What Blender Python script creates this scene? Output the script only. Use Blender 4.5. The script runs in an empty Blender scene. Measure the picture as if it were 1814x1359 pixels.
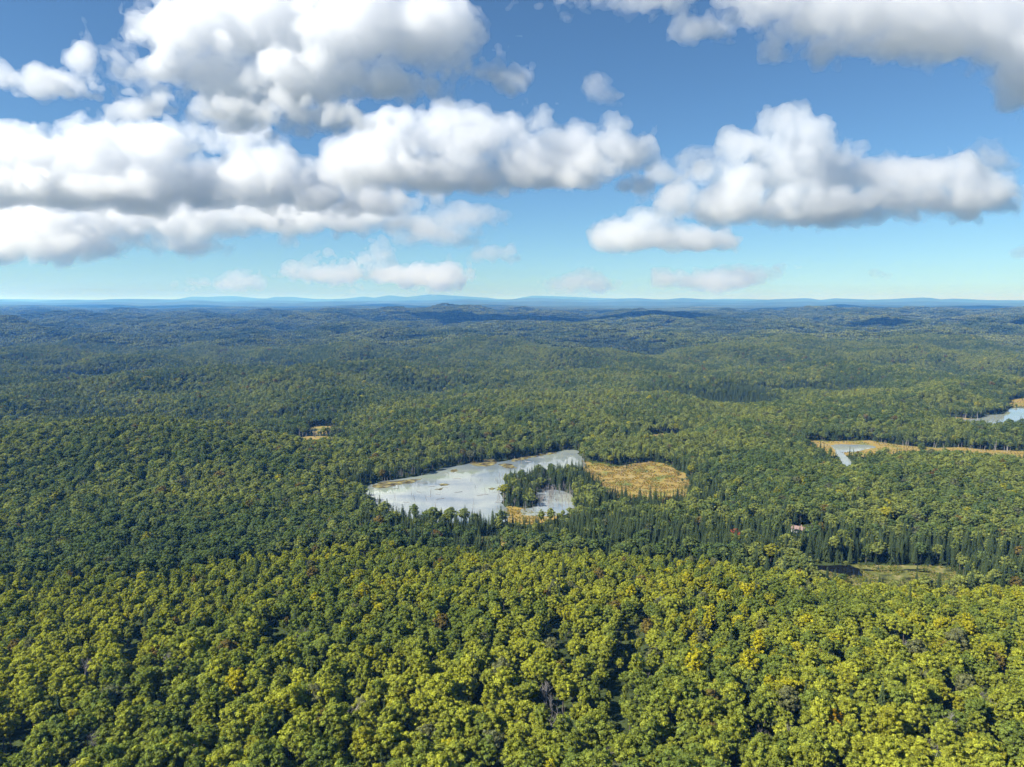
import bpy, math, random
import numpy as np
from mathutils import Vector

random.seed(11)
RNG = np.random.default_rng(11)
R = math.radians
scene = bpy.context.scene
col = scene.collection

# ------------------------------------------------------------------ camera
CAM_Z = 150.0                 # drone height above the pond, metres
PITCH = R(6.7)
F = 1248.0                    # focal length in pixels of the 1814 px wide photograph
cam_d = bpy.data.cameras.new('camera')
cam_d.sensor_fit = 'HORIZONTAL'
cam_d.sensor_width = 36.0
cam_d.lens = 36.0 * F / 1814.0
cam_d.clip_start = 1.0
cam_d.clip_end = 200000.0
cam = bpy.data.objects.new('camera', cam_d)
cam.location = (0, 0, CAM_Z)
cam.rotation_euler = (math.pi / 2 - PITCH, 0, 0)
col.objects.link(cam)
scene.camera = cam

# ------------------------------------------------------------------ sky and sun
SUN_EL = R(43)
SUN_AZ = R(-112)               # from +Y (the view), clockwise seen from above: the sun stands to the left, a little behind
world = bpy.data.worlds.new('World')
scene.world = world
world.use_nodes = True
wn = world.node_tree.nodes
sky = wn.new('ShaderNodeTexSky')
sky.sky_type = 'NISHITA'
sky.sun_disc = False
sky.sun_elevation = SUN_EL
sky.sun_rotation = SUN_AZ
sky.altitude = 1500
sky.air_density = 1.0
sky.dust_density = 0.6
sky.ozone_density = 1.2
bg = wn['Background']
bg.inputs['Strength'].default_value = 0.060
wt = wn.new('ShaderNodeVectorMath'); wt.operation = 'MULTIPLY'
wt.inputs[1].default_value = (.60, .865, 1.04)          # the photograph's cool white balance
world.node_tree.links.new(sky.outputs['Color'], wt.inputs[0])
world.node_tree.links.new(wt.outputs[0], bg.inputs['Color'])

sun_d = bpy.data.lights.new('sun', 'SUN')
sun_d.energy = 5.0
sun_d.angle = R(0.5)
sun_d.color = (1.0, 0.95, 0.86)
sun = bpy.data.objects.new('sun', sun_d)
sv = Vector((math.sin(SUN_AZ) * math.cos(SUN_EL), math.cos(SUN_AZ) * math.cos(SUN_EL), math.sin(SUN_EL)))
sun.rotation_euler = sv.to_track_quat('Z', 'Y').to_euler()
sun.location = (0, 0, 500)
col.objects.link(sun)

vs = scene.view_settings
vs.view_transform = 'Standard'
vs.look = 'None'
vs.gamma = 1.0
vs.exposure = 1.0
vs.use_curve_mapping = False

cy = scene.cycles
cy.max_bounces = 24
cy.diffuse_bounces = 2
cy.glossy_bounces = 2
cy.transmission_bounces = 2
cy.transparent_max_bounces = 4
cy.volume_bounces = 22
cy.use_denoising = True
cy.use_adaptive_sampling = True
cy.adaptive_threshold = 0.02
cy.sample_clamp_indirect = 6.0

# ------------------------------------------------------------------ helpers
def ray(px, py):
    u = (px - 907.0) / F
    v = (679.5 - py) / F
    return (u, math.cos(PITCH) + v * math.sin(PITCH), -math.sin(PITCH) + v * math.cos(PITCH))

def at_z(px, py, z=0.0):
    """World point where the sight line of a photograph pixel meets height z."""
    d = ray(px, py)
    t = (z - CAM_Z) / d[2]
    return (d[0] * t, d[1] * t, z)

def at_y(px, py, y):
    d = ray(px, py)
    t = y / d[1]
    return (d[0] * t, y, CAM_Z + d[2] * t)

def tag(o, label=None, cat=None, group=None, kind=None):
    if label: o['label'] = label
    if cat: o['category'] = cat
    if group: o['group'] = group
    if kind: o['kind'] = kind
    return o

def mesh_from(name, v, f, mats=(), mat_idx=None):
    me = bpy.data.meshes.new(name)
    me.from_pydata([tuple(p) for p in v], [], f)
    for m in mats: me.materials.append(m)
    if mat_idx is not None:
        me.polygons.foreach_set('material_index', np.asarray(mat_idx, np.int32))
    me.update()
    return me

def mesh_np(name, v, faces, mat=None, smooth=False):
    """Fast mesh from an (n,3) array and an (m,k) array of equal-sized faces."""
    v = np.asarray(v, np.float32); faces = np.asarray(faces, np.int32)
    me = bpy.data.meshes.new(name)
    k = faces.shape[1]
    me.vertices.add(len(v)); me.vertices.foreach_set('co', v.ravel())
    me.loops.add(faces.size); me.loops.foreach_set('vertex_index', faces.ravel())
    me.polygons.add(len(faces))
    me.polygons.foreach_set('loop_start', np.arange(0, faces.size, k, dtype=np.int32))
    if smooth:
        me.polygons.foreach_set('use_smooth', np.ones(len(faces), bool))
    if mat: me.materials.append(mat)
    me.update(calc_edges=True)
    return me

def link(name, me, parent=None):
    o = bpy.data.objects.new(name, me)
    col.objects.link(o)
    if parent: o.parent = parent
    return o

_perm = np.random.default_rng(5).permutation(256)
_perm = np.concatenate([_perm, _perm])
_ang = np.random.default_rng(6).uniform(0, 2 * np.pi, 256)
_gx, _gy = np.cos(_ang), np.sin(_ang)
def perlin(x, y):
    xi = np.floor(x).astype(int); yi = np.floor(y).astype(int)
    xf = x - xi; yf = y - yi
    u = xf * xf * xf * (xf * (xf * 6 - 15) + 10)
    v = yf * yf * yf * (yf * (yf * 6 - 15) + 10)
    def g(ix, iy, dx, dy):
        h = _perm[_perm[ix & 255] + (iy & 255)]
        return _gx[h] * dx + _gy[h] * dy
    a = g(xi, yi, xf, yf); b = g(xi + 1, yi, xf - 1, yf)
    c = g(xi, yi + 1, xf, yf - 1); d = g(xi + 1, yi + 1, xf - 1, yf - 1)
    return ((a + (b - a) * u) + ((c + (d - c) * u) - (a + (b - a) * u)) * v) * 1.5
def fbm(x, y, scale, octaves=4, seed=0):
    x = np.asarray(x, float) / scale + seed * 17.3; y = np.asarray(y, float) / scale + seed * 9.1
    s = 0; a = 1; t = 0
    for _ in range(octaves):
        s = s + a * perlin(x, y); t += a; a *= .5
        x = x * 2.03 + 5.2; y = y * 2.03 + 1.7
    return s / t

def inside(x, y, poly):
    x = np.asarray(x); y = np.asarray(y)
    r = np.zeros(x.shape, bool)
    n = len(poly)
    for i in range(n):
        x1, y1 = poly[i]; x2, y2 = poly[(i + 1) % n]
        c = ((y1 > y) != (y2 > y))
        with np.errstate(divide='ignore', invalid='ignore'):
            r ^= c & (x < (x2 - x1) * (y - y1) / (y2 - y1 + 1e-12) + x1)
    return r
def poly_dist(x, y, poly):
    """Distance to the outline, negative inside."""
    x = np.asarray(x, float); y = np.asarray(y, float)
    best = np.full(x.shape, 1e9)
    n = len(poly)
    for i in range(n):
        x1, y1 = poly[i]; x2, y2 = poly[(i + 1) % n]
        dx, dy = x2 - x1, y2 - y1
        t = np.clip(((x - x1) * dx + (y - y1) * dy) / (dx * dx + dy * dy + 1e-9), 0, 1)
        best = np.minimum(best, np.hypot(x - x1 - t * dx, y - y1 - t * dy))
    return np.where(inside(x, y, poly), -best, best)

# ------------------------------------------------------------------ materials
def new_mat(name):
    m = bpy.data.materials.new(name); m.use_nodes = True
    m.node_tree.nodes.clear()
    return m, m.node_tree.nodes, m.node_tree.links

def leaf_material(name, transl=.3, spread=.55):
    m, n, l = new_mat(name)
    out = n.new('ShaderNodeOutputMaterial')
    t = n.new('ShaderNodeAttribute'); t.attribute_type = 'INSTANCER'; t.attribute_name = 'tint'
    s = n.new('ShaderNodeAttribute'); s.attribute_name = 'leaf'
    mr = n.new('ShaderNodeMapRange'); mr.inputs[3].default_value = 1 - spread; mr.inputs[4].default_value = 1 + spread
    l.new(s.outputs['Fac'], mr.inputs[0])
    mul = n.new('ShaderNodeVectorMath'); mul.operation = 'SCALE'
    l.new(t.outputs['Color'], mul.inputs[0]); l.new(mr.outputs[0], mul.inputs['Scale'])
    d = n.new('ShaderNodeBsdfDiffuse'); l.new(mul.outputs[0], d.inputs['Color'])
    tr = n.new('ShaderNodeBsdfTranslucent')
    tm = n.new('ShaderNodeVectorMath'); tm.operation = 'MULTIPLY'; tm.inputs[1].default_value = (1.25, 1.25, .6)
    l.new(mul.outputs[0], tm.inputs[0]); l.new(tm.outputs[0], tr.inputs['Color'])
    mx = n.new('ShaderNodeMixShader'); mx.inputs[0].default_value = transl
    l.new(d.outputs[0], mx.inputs[1]); l.new(tr.outputs[0], mx.inputs[2])
    l.new(mx.outputs[0], out.inputs['Surface'])
    return m

def noisy_material(name, stops, scale, detail=6, rough=.9, bump=0., bump_scale=None, spec=.2, distortion=0., coord='Object'):
    m, n, l = new_mat(name)
    out = n.new('ShaderNodeOutputMaterial'); b = n.new('ShaderNodeBsdfPrincipled')
    tc = n.new('ShaderNodeTexCoord'); no = n.new('ShaderNodeTexNoise')
    no.inputs['Scale'].default_value = scale; no.inputs['Detail'].default_value = detail
    no.inputs['Distortion'].default_value = distortion
    l.new(tc.outputs[coord], no.inputs['Vector'])
    cr = n.new('ShaderNodeValToRGB')
    while len(cr.color_ramp.elements) < len(stops): cr.color_ramp.elements.new(.5)
    for e, (p, c) in zip(cr.color_ramp.elements, stops):
        e.position = p; e.color = (*c, 1)
    l.new(no.outputs['Fac'], cr.inputs[0]); l.new(cr.outputs[0], b.inputs['Base Color'])
    b.inputs['Roughness'].default_value = rough
    b.inputs['Specular IOR Level'].default_value = spec
    if bump:
        n2 = n.new('ShaderNodeTexNoise'); n2.inputs['Scale'].default_value = bump_scale or scale * 4; n2.inputs['Detail'].default_value = 4
        l.new(tc.outputs[coord], n2.inputs['Vector'])
        bp = n.new('ShaderNodeBump'); bp.inputs['Strength'].default_value = 1; bp.inputs['Distance'].default_value = bump
        l.new(n2.outputs['Fac'], bp.inputs['Height']); l.new(bp.outputs[0], b.inputs['Normal'])
    l.new(b.outputs[0], out.inputs['Surface'])
    return m

M = {}
M['leaf'] = leaf_material('broadleaf_foliage', .34, .7)
M['needle'] = leaf_material('needle_foliage', .12, .45)
M['bark'] = noisy_material('bark', [(.3, (.07, .055, .042)), (.7, (.15, .13, .11))], 3)
M['deadwood'] = noisy_material('weathered_deadwood', [(.3, (.19, .175, .165)), (.7, (.36, .335, .32))], 4)
M['forest_floor'] = noisy_material('forest_floor', [(.3, (.022, .026, .012)), (.55, (.035, .045, .016)), (.75, (.05, .05, .022))], .02, 12)
M['marsh'] = noisy_material('sedge_marsh', [(.30, (.09, .12, .03)), (.40, (.19, .18, .045)), (.49, (.27, .195, .05)), (.62, (.26, .195, .06)), (.74, (.28, .25, .16))], .045, 12, bump=.5, bump_scale=.5)
M['bog'] = noisy_material('green_bog', [(.32, (.02, .024, .01)), (.42, (.07, .08, .02)), (.52, (.13, .14, .035)), (.62, (.21, .185, .07)), (.74, (.27, .23, .12))], .16, 12, bump=.5, bump_scale=.5)
M['meadow'] = noisy_material('short_grass', [(.3, (.06, .10, .02)), (.7, (.12, .17, .035))], .1, 8)
M['mat'] = noisy_material('floating_vegetation', [(.32, (.02, .018, .012)), (.45, (.08, .065, .03)), (.6, (.20, .18, .06)), (.75, (.30, .26, .13))], .18, 10, bump=.3)

# ------------------------------------------------------------------ outlines of wet ground, traced on the valley floor
def zpoly(pts, z=0.0):
    return [at_z(px, py, z)[:2] for px, py in pts]
WET = {}
WET['lake'] = zpoly([(640,869),(652,861),(670,854),(695,851),(719,848),(740,845),(757,840),(779,832),(802,826),(828,822),(856,820),(884,819),(905,815),(919,813),(954,807),(986,801),(1013,796),(1022,798),(1032,812),(1036,828),(1015,836),(978,842),(946,847),(922,852),(903,856),(893,860),(893,866),(889,880),(891,893),(897,906),(899,926),(880,931),(830,931),(760,926),(700,916),(660,902),(642,885)])
WET['pool'] = zpoly([(948,874),(975,868),(1003,871),(1020,884),(1020,902),(1000,914),(962,916),(926,912),(922,904),(945,900),(954,890)])
WET['marsh'] = zpoly([(1026,812),(1042,818),(1069,822),(1090,827),(1122,822),(1153,818),(1178,821),(1190,829),(1214,840),(1226,858),(1214,882),(1164,886),(1111,884),(1085,878),(1066,862),(1052,850),(1036,838)])
WET['shore'] = zpoly([(890,902),(900,897),(925,899),(945,906),(985,909),(1000,912),(985,922),(950,928),(915,928),(892,922)])
WET['strip'] = zpoly([(1425,779),(1433,781),(1485,782),(1541,780),(1559,784),(1615,791),(1665,794),(1702,792),(1728,796),(1814,800),(1900,803),(1900,822),(1789,820),(1724,817),(1670,810),(1615,804),(1559,807),(1530,810),(1512,806),(1474,808),(1462,800),(1440,790)])
WET['stream'] = zpoly([(1478,798),(1492,798),(1497,806),(1508,818),(1512,836),(1494,836),(1490,818),(1483,808)])
WET['far_marsh'] = zpoly([(1788,709),(1814,706),(1870,706),(1880,722),(1814,722),(1793,721),(1786,715)])
WET['far_lake'] = zpoly([(1690,748),(1700,744),(1738,741),(1745,736),(1777,734),(1780,730),(1792,723),(1814,722.5),(1870,723),(1880,738),(1814,748),(1790,753),(1750,758),(1710,756)])
WET['far_creek'] = zpoly([(1678,740),(1690,739),(1720,742),(1738,742),(1738,750),(1700,752),(1684,748)])
WET['bog'] = zpoly([(1428,1000),(1468,999),(1514,1001),(1600,1002),(1651,1002),(1690,1005),(1700,1018),(1692,1038),(1640,1042),(1560,1042),(1500,1036),(1450,1020)])
WET['glade'] = zpoly([(842,953),(860,950),(895,952),(904,958),(890,972),(850,972)])
WET['north_glade'] = zpoly([(1148,772),(1170,768),(1200,769),(1206,773),(1195,779),(1155,780)])
WET['west_glade'] = zpoly([(522,776),(545,773),(584,773),(592,779),(586,791),(542,792),(526,785)])
WET['west_glade2'] = zpoly([(546,758),(560,755),(585,755),(592,760),(580,769),(552,769)])
WET['yard'] = zpoly([(1394,936),(1402,932),(1428,932),(1434,938),(1432,950),(1422,954),(1404,953),(1396,946)], 4)

# ------------------------------------------------------------------ terrain
def gauss(x, y, cx, cyy, rx, ry):
    return np.exp(-((x - cx) / rx) ** 2 - ((y - cyy) / ry) ** 2)

CREST = [  # photograph pixel of a wooded crest, its distance and half-size
    (110, 557, 4600, 190, 700), (590, 556, 4700, 110, 500), (730, 552, 5000, 130, 600), (950, 552, 4900, 160, 600),
    (1080, 565, 3900, 120, 450), (1290, 551, 5300, 150, 600), (250, 572, 3500, 150, 420), (1570, 558, 4700, 200, 700),
    (1750, 553, 5200, 150, 600), (440, 562, 4300, 120, 500), (700, 600, 2500, 160, 330), (980, 606, 2350, 170, 330),
    (330, 628, 1950, 150, 260), (1330, 600, 2500, 190, 330), (1640, 596, 2700, 190, 380), (60, 610, 2200, 150, 300),
    (520, 648, 1650, 110, 190), (880, 640, 1700, 150, 200), (1180, 636, 1750, 150, 200), (1480, 650, 1600, 150, 200),
    (180, 668, 1400, 140, 180), (1720, 660, 1500, 120, 180), (700, 690, 1230, 130, 140), (1000, 690, 1230, 120, 130), (1290, 715, 1080, 120, 110),
]
RIDGES = [  # distance, depth, skyline pixels
    (6800, 420, [(-600,551),(0,549),(50,546),(110,548),(140,554),(260,554),(320,549),(380,552),(500,556),(640,552),(800,555),(1000,552),(1180,555),(1290,551),(1420,555),(1560,551),(1700,554),(1814,551),(2400,552)]),
    (8600, 520, [(-600,546),(0,544),(60,542),(130,548),(300,548),(430,545),(480,549),(620,544),(700,546),(800,548),(900,544),(1000,547),(1150,549),(1230,545),(1330,549),(1470,544),(1490,541),(1520,545),(1600,547),(1750,543),(1814,546),(2400,546)]),
    (11500, 700, [(-600,541),(0,539),(100,541),(210,539),(250,543),(340,540),(420,543),(560,543),(680,538),(740,542),(860,539),(950,542),(1140,542),(1250,540),(1400,542),(1540,539),(1620,542),(1700,540),(1814,542),(2400,542)]),
    (15500, 900, [(-600,537),(0,535),(90,537),(180,535),(260,537),(345,533),(400,536),(520,537),(600,534),(680,536),(760,537),(820,532),(870,535),(960,534),(1050,536),(1130,534),(1230,535),(1330,537),(1430,534),(1540,536),(1640,534),(1740,537),(1814,536),(2400,536)]),
    (20500, 1100, [(-600,534),(0,532),(60,535),(120,531),(150,533),(200,530),(290,530),(345,531),(390,534),(480,532),(560,534),(680,533),(760,532),(830,530),(870,532),(930,529),(960,528),(1010,530),(1060,532),(1100,529),(1130,528),(1170,531),(1210,528),(1260,531),(1330,533),(1370,530),(1430,528),(1450,532),(1480,529),(1540,531),(1640,527),(1665,531),(1690,529),(1740,532),(1814,532),(2400,532)]),
    (28500, 1500, [(-600,531),(0,530),(160,531),(290,533),(320,530),(345,525),(370,526),(410,524),(450,528),(475,529),(490,526),(520,526),(560,530),(610,529),(645,525),(665,527),(690,523),(720,526),(765,522),(810,524),(850,527),(905,531),(925,527),(945,524),(970,525),(1020,526),(1060,528),(1100,530),(1250,531),(1280,529),(1400,532),(1640,532),(1814,532),(2400,532)]),
]
def base_height(x, y):
    d = np.hypot(x, y)
    f = np.clip((d - 850) / 3500, 0, 1)
    h = 3.0 + 9 * gauss(x, y, 40, 200, 330, 150) + 3 * gauss(x, y, 200, 170, 150, 110)
    h = h + fbm(x, y, 130, 3, 1) * 4.0 * np.clip((d - 60) / 150, 0, 1)
    h = h + 24 * gauss(x, y, -335, 640, 110, 90) + 22 * gauss(x, y, -530, 590, 160, 110) - 8 * gauss(x, y, -230, 900, 260, 130)
    h = h + 12 * gauss(x, y, -20, 850, 150, 95) + 5 * gauss(x, y, 330, 560, 170, 70) + 8 * gauss(x, y, 170, 760, 90, 60)
    h = h + np.clip(d - 800, 0, 4000) * .0065
    h = h + fbm(x, y, 330, 3, 8) * 42 * np.clip((d - 760) / 500, 0, 1)
    h = h + fbm(x, y, 480, 4, 2) * (7 + 72 * f)
    h = h + fbm(x, y, 1500, 3, 3) * 46 * np.clip((d - 1600) / 4000, 0, 1)
    return h

def smooth(t):
    t = np.clip(t, 0, 1)
    return t * t * (3 - 2 * t)

_crest = []
for (px, py, dist, wpx, dep) in CREST:
    p = at_y(px, py, dist)
    z0 = float(base_height(np.array([p[0]]), np.array([dist]))[0])
    _crest.append((p[0], dist, wpx * dist / F, dep, (p[2] - 14) - z0))

def height(x, y):
    x = np.asarray(x, float); y = np.asarray(y, float)
    h = base_height(x, y)
    for (cx, cyy, rx, ry, hh) in _crest:
        h = h + hh * gauss(x, y, cx, cyy, rx, ry)
    far = smooth((y - 5600) / 1800)
    h = h * (1 - far) + 40 * far
    rough = fbm(x, y, 1100, 4, 7)
    for dist, dep, line in RIDGES:
        pxs = [at_y(p, q, dist) for p, q in line]
        zz = np.interp(x, [p[0] for p in pxs], [p[2] for p in pxs])
        zz = zz + rough * dist * .0009 - 40
        h = h + zz * np.exp(-((y - dist) / dep) ** 2)
    wet = np.full(x.shape, 1e9)
    near = (np.hypot(x, y) < 1500)
    for k, poly in WET.items():
        xs = [p[0] for p in poly]; ys = [p[1] for p in poly]
        m = near & (x > min(xs) - 90) & (x < max(xs) + 90) & (y > min(ys) - 90) & (y < max(ys) + 90)
        if m.any():
            zz = 4.0 if k == 'yard' else 0.0
            dd = poly_dist(x[m], y[m], poly)
            t = smooth((dd - 9) / (34 if k == 'yard' else 60))
            h[m] = h[m] * t + (zz - .35) * (1 - t)
    return h

rows = [-500.0]
while rows[-1] < 46000:
    yv = rows[-1]
    rows.append(yv + max(6.0 if yv > 80 else 40, yv * .011))
rows = np.array(rows)
NC = 340
tcol = np.linspace(-1, 1, NC)
tcol = tcol * .6 + .4 * tcol ** 3
X = tcol[None, :] * (500 + np.maximum(rows, 0)[:, None] * 1.15)
Y = np.repeat(rows[:, None], NC, 1)
Z = height(X, Y)
NR = len(rows)
idx = np.arange(NR * NC).reshape(NR, NC)
quads = np.stack([idx[:-1, :-1], idx[:-1, 1:], idx[1:, 1:], idx[1:, :-1]], -1).reshape(-1, 4)

# ground material: forest floor near by, closed canopy seen from far beyond the last single trees
m, n, l = new_mat('wooded_ground')
out = n.new('ShaderNodeOutputMaterial'); b = n.new('ShaderNodeBsdfPrincipled')
tc = n.new('ShaderNodeTexCoord')
n1 = n.new('ShaderNodeTexNoise'); n1.inputs['Scale'].default_value = .004; n1.inputs['Detail'].default_value = 12
n2 = n.new('ShaderNodeTexNoise'); n2.inputs['Scale'].default_value = .03; n2.inputs['Detail'].default_value = 5
cr = n.new('ShaderNodeValToRGB')
for e, (p, c) in zip(cr.color_ramp.elements, [(.35, (.034, .050, .018)), (.68, (.070, .088, .028))]):
    e.position = p; e.color = (*c, 1)
l.new(tc.outputs['Object'], n1.inputs['Vector']); l.new(tc.outputs['Object'], n2.inputs['Vector'])
l.new(n1.outputs['Fac'], cr.inputs[0]); l.new(cr.outputs[0], b.inputs['Base Color'])
b.inputs['Roughness'].default_value = 1; b.inputs['Specular IOR Level'].default_value = 0
bp = n.new('ShaderNodeBump'); bp.inputs['Distance'].default_value = 14
l.new(n2.outputs['Fac'], bp.inputs['Height']); l.new(bp.outputs[0], b.inputs['Normal'])
l.new(b.outputs[0], out.inputs['Surface'])
M['ground'] = m
gme = mesh_np('ground', np.stack([X, Y, Z], -1).reshape(-1, 3), quads, M['ground'], True)
ground = tag(link('ground', gme), 'rolling wooded terrain reaching to the horizon', kind='structure')

# ------------------------------------------------------------------ water and marsh sheets
def rough_outline(poly, step=2.2, amp=1.6, scale=14, seed=1):
    pts = []
    n_ = len(poly)
    for i in range(n_):
        a = np.array(poly[i]); c = np.array(poly[(i + 1) % n_])
        k = max(1, int(np.hypot(*(c - a)) / step))
        for j in range(k): pts.append(a + (c - a) * j / k)
    p = np.array(pts)
    for _ in range(3):
        p = .5 * p + .25 * (np.roll(p, 1, 0) + np.roll(p, -1, 0))
    p[:, 0] += fbm(p[:, 0], p[:, 1], scale, 3, seed) * amp * 2
    p[:, 1] += fbm(p[:, 0], p[:, 1], scale, 3, seed + 4) * amp * 2
    return p

def sheet(name, poly, z, mat, label, amp=1.6, depth=.6, seed=1, step=2.2, scale=14, kind='structure', jitter=0):
    p = rough_outline(poly, step, amp, scale, seed)
    k = len(p)
    v = [(q[0], q[1], z) for q in p] + [(q[0], q[1], z - depth) for q in p]
    f = [list(range(k))] + [[i, i + k, (i + 1) % k + k, (i + 1) % k] for i in range(k)]
    a = sum(p[i][0] * p[(i + 1) % k][1] - p[(i + 1) % k][0] * p[i][1] for i in range(k))
    if a < 0: f = [list(reversed(q)) for q in f]
    me = mesh_from(name, v, f, [mat])
    return tag(link(name, me), label, kind=kind)

def water_material(name, deep, scum_sheen, cover, rough=.03, scale=.014, spec=.9):
    """Still pond water: mirror-like surface over dark water, partly under a duckweed film, paled to stand in for reflected sky."""
    m, n, l = new_mat(name)
    out = n.new('ShaderNodeOutputMaterial'); b = n.new('ShaderNodeBsdfPrincipled')
    tc = n.new('ShaderNodeTexCoord')
    mp = n.new('ShaderNodeMapping'); mp.inputs['Scale'].default_value = (1, 1.6, 1)
    l.new(tc.outputs['Object'], mp.inputs[0])
    no = n.new('ShaderNodeTexNoise'); no.inputs['Scale'].default_value = scale; no.inputs['Detail'].default_value = 5; no.inputs['Distortion'].default_value = .4
    no.inputs['Roughness'].default_value = .5
    l.new(mp.outputs[0], no.inputs['Vector'])
    cr = n.new('ShaderNodeValToRGB')
    st = [(cover - .10, deep), (cover + .02, scum_sheen[0]), (cover + .16, scum_sheen[1]), (cover + .3, scum_sheen[2])]
    while len(cr.color_ramp.elements) < 4: cr.color_ramp.elements.new(.5)
    for e, (p, c) in zip(cr.color_ramp.elements, st): e.position = max(0, p); e.color = (*c, 1)
    l.new(no.outputs['Fac'], cr.inputs[0]); l.new(cr.outputs[0], b.inputs['Base Color'])
    b.inputs['Roughness'].default_value = rough; b.inputs['IOR'].default_value = 1.5
    b.inputs['Specular IOR Level'].default_value = spec
    n2 = n.new('ShaderNodeTexNoise'); n2.inputs['Scale'].default_value = .8; n2.inputs['Detail'].default_value = 3
    l.new(tc.outputs['Object'], n2.inputs['Vector'])
    bp = n.new('ShaderNodeBump'); bp.inputs['Strength'].default_value = .12; bp.inputs['Distance'].default_value = .012
    l.new(n2.outputs['Fac'], bp.inputs['Height']); l.new(bp.outputs[0], b.inputs['Normal'])
    l.new(b.outputs[0], out.inputs['Surface'])
    return m
M['water'] = water_material('pond_water', (.10, .14, .18), [(.17, .205, .22), (.24, .275, .25), (.22, .275, .19)], .42)  # pale tones: algae film plus painted-in sky reflection
M['pale_water'] = water_material('shallow_water', (.15, .19, .23), [(.24, .28, .29), (.29, .32, .29), (.24, .27, .18)], .40)
M['black_water'] = water_material('peat_water', (.006, .007, .008), [(.008, .009, .009), (.012, .012, .010), (.03, .03, .015)], .5, spec=.25)

sheet('pond_water', WET['lake'], .30, M['water'], 'large pale beaver pond in the middle of the forest', 2.4, seed=2)
sheet('pool_water', WET['pool'], .30, M['pale_water'], 'whitish shallow pool full of dead trees behind the pond', 1.6, seed=3)
sheet('marsh_ground', WET['marsh'], .22, M['marsh'], 'orange and tan sedge marsh beside the pond', 1.6, seed=4)
sheet('shore_marsh_ground', WET['shore'], .18, M['marsh'], 'yellow sedge shore at the near end of the pond', 1.4, seed=5)
sheet('strip_marsh_ground', WET['strip'], .16, M['marsh'], 'long tan marsh strip crossing the forest', 1.6, seed=6)
sheet('strip_pond_water', zpoly([(1471,789),(1490,787.5),(1530,788.5),(1553,791),(1551,794.5),(1533,796),(1520,800),(1500,802),(1480,801)]), .26, M['pale_water'], 'narrow pale pond in the tan marsh strip', 1.0, seed=7)
sheet('stream_water', WET['stream'], .24, M['pale_water'], 'short pale stream running from the marsh strip', .8, seed=8)
sheet('far_marsh_ground', WET['far_marsh'], .16, M['marsh'], 'small orange marsh above the far lake', 1.4, seed=9)
sheet('far_lake_water', WET['far_lake'], .26, M['pale_water'], 'far pale lake at the edge of the view', 1.2, seed=10)
sheet('far_creek_ground', WET['far_creek'], .14, M['marsh'], 'muddy flat beside the far lake', 1.2, seed=11)
sheet('far_creek_water', zpoly([(1680,741),(1688,740),(1697,745),(1698,750),(1686,748)]), .24, M['pale_water'], 'tiny pale creek pool beside the far lake', .7, seed=12)
sheet('bog_ground', WET['bog'], .16, M['bog'], 'yellow green bog below the dark spruces', 1.0, seed=13)
sheet('bog_water', zpoly([(1430,1000),(1468,999.5),(1500,1001.5),(1524,1006),(1532,1014),(1526,1022),(1508,1026),(1494,1018),(1478,1014),(1455,1011)]), .24, M['black_water'], 'black peat water at the end of the bog', 1.6, seed=14, scale=7)
for i, pl in enumerate([[(1515,1009),(1560,1010.4),(1600,1009.6),(1640,1008),(1640,1009),(1600,1011.4),(1560,1012.4),(1515,1012)],
                        [(1600,1009.5),(1640,1013),(1680,1017),(1678,1018.6),(1638,1014.6),(1600,1011)]]):
    sheet('bog_channel_water', zpoly(pl), .23 + .004 * i, M['black_water'], ['straight black channel through the bog', 'side arm of the black bog channel'][i], .8, seed=15 + i, step=1.5, scale=9)
sheet('glade_ground', WET['glade'], .14, M['marsh'], 'small brown glade in front of the spruce row', 1, seed=17)
sheet('north_glade_ground', WET['north_glade'], .14, M['marsh'], 'thin tan glade in the forest north of the marsh', 1, seed=18)
sheet('west_glade_ground', WET['west_glade'], .14, M['marsh'], 'small tan glade in the forest west of the pond', 1, seed=19)
sheet('upper_glade_ground', WET['west_glade2'], .14, M['marsh'], 'smaller tan glade behind the tan west glade', 1, seed=20)
sheet('yard_ground', WET['yard'], 4.05 - .1, M['meadow'], 'mown green yard around the white cabin', .6, seed=21)

# mats of drowned vegetation lying on the pond
MATS = [([(832,820),(845,815),(862,813),(876,815),(884,819),(872,826),(850,827),(836,825)], 'largest brown mat of vegetation at the far shore of the pond'),
        ([(655,863),(675,855),(700,853),(730,850),(748,848),(735,856),(708,859),(690,864),(670,866)], 'olive mat of weeds along the left shore of the pond'),
        ([(884,823),(905,822),(915,830),(903,831),(890,828)], 'thin dark weed line where the pond narrows'),
        ([(905,815),(930,809),(955,805),(985,801),(985,804),(955,809),(930,814),(910,819)], 'brown weed fringe along the narrow upper arm'),
        ([(775,858),(792,857),(796,860),(785,862)], 'small dark weed patch in mid pond'),
        ([(798,834),(808,831),(812,834),(802,838)], 'small dark tussock off the far shore'),
        ([(770,868),(786,864),(782,869)], 'slim weed streak in the open pond'),
        ([(866,866),(876,865),(878,868),(868,869)], 'dark tussock left of the spruce islet')]
for i, (pl, lab) in enumerate(MATS):
    sheet('weed_mat', zpoly(pl), .42 + .004 * i, M['mat'], lab, 1.6, .3, seed=30 + i, step=1.0, scale=5, kind=None)
    o = bpy.data.objects[[k for k in bpy.data.objects.keys() if k.startswith('weed_mat')][-1]]
    tag(o, lab, 'weed mat')

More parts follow.
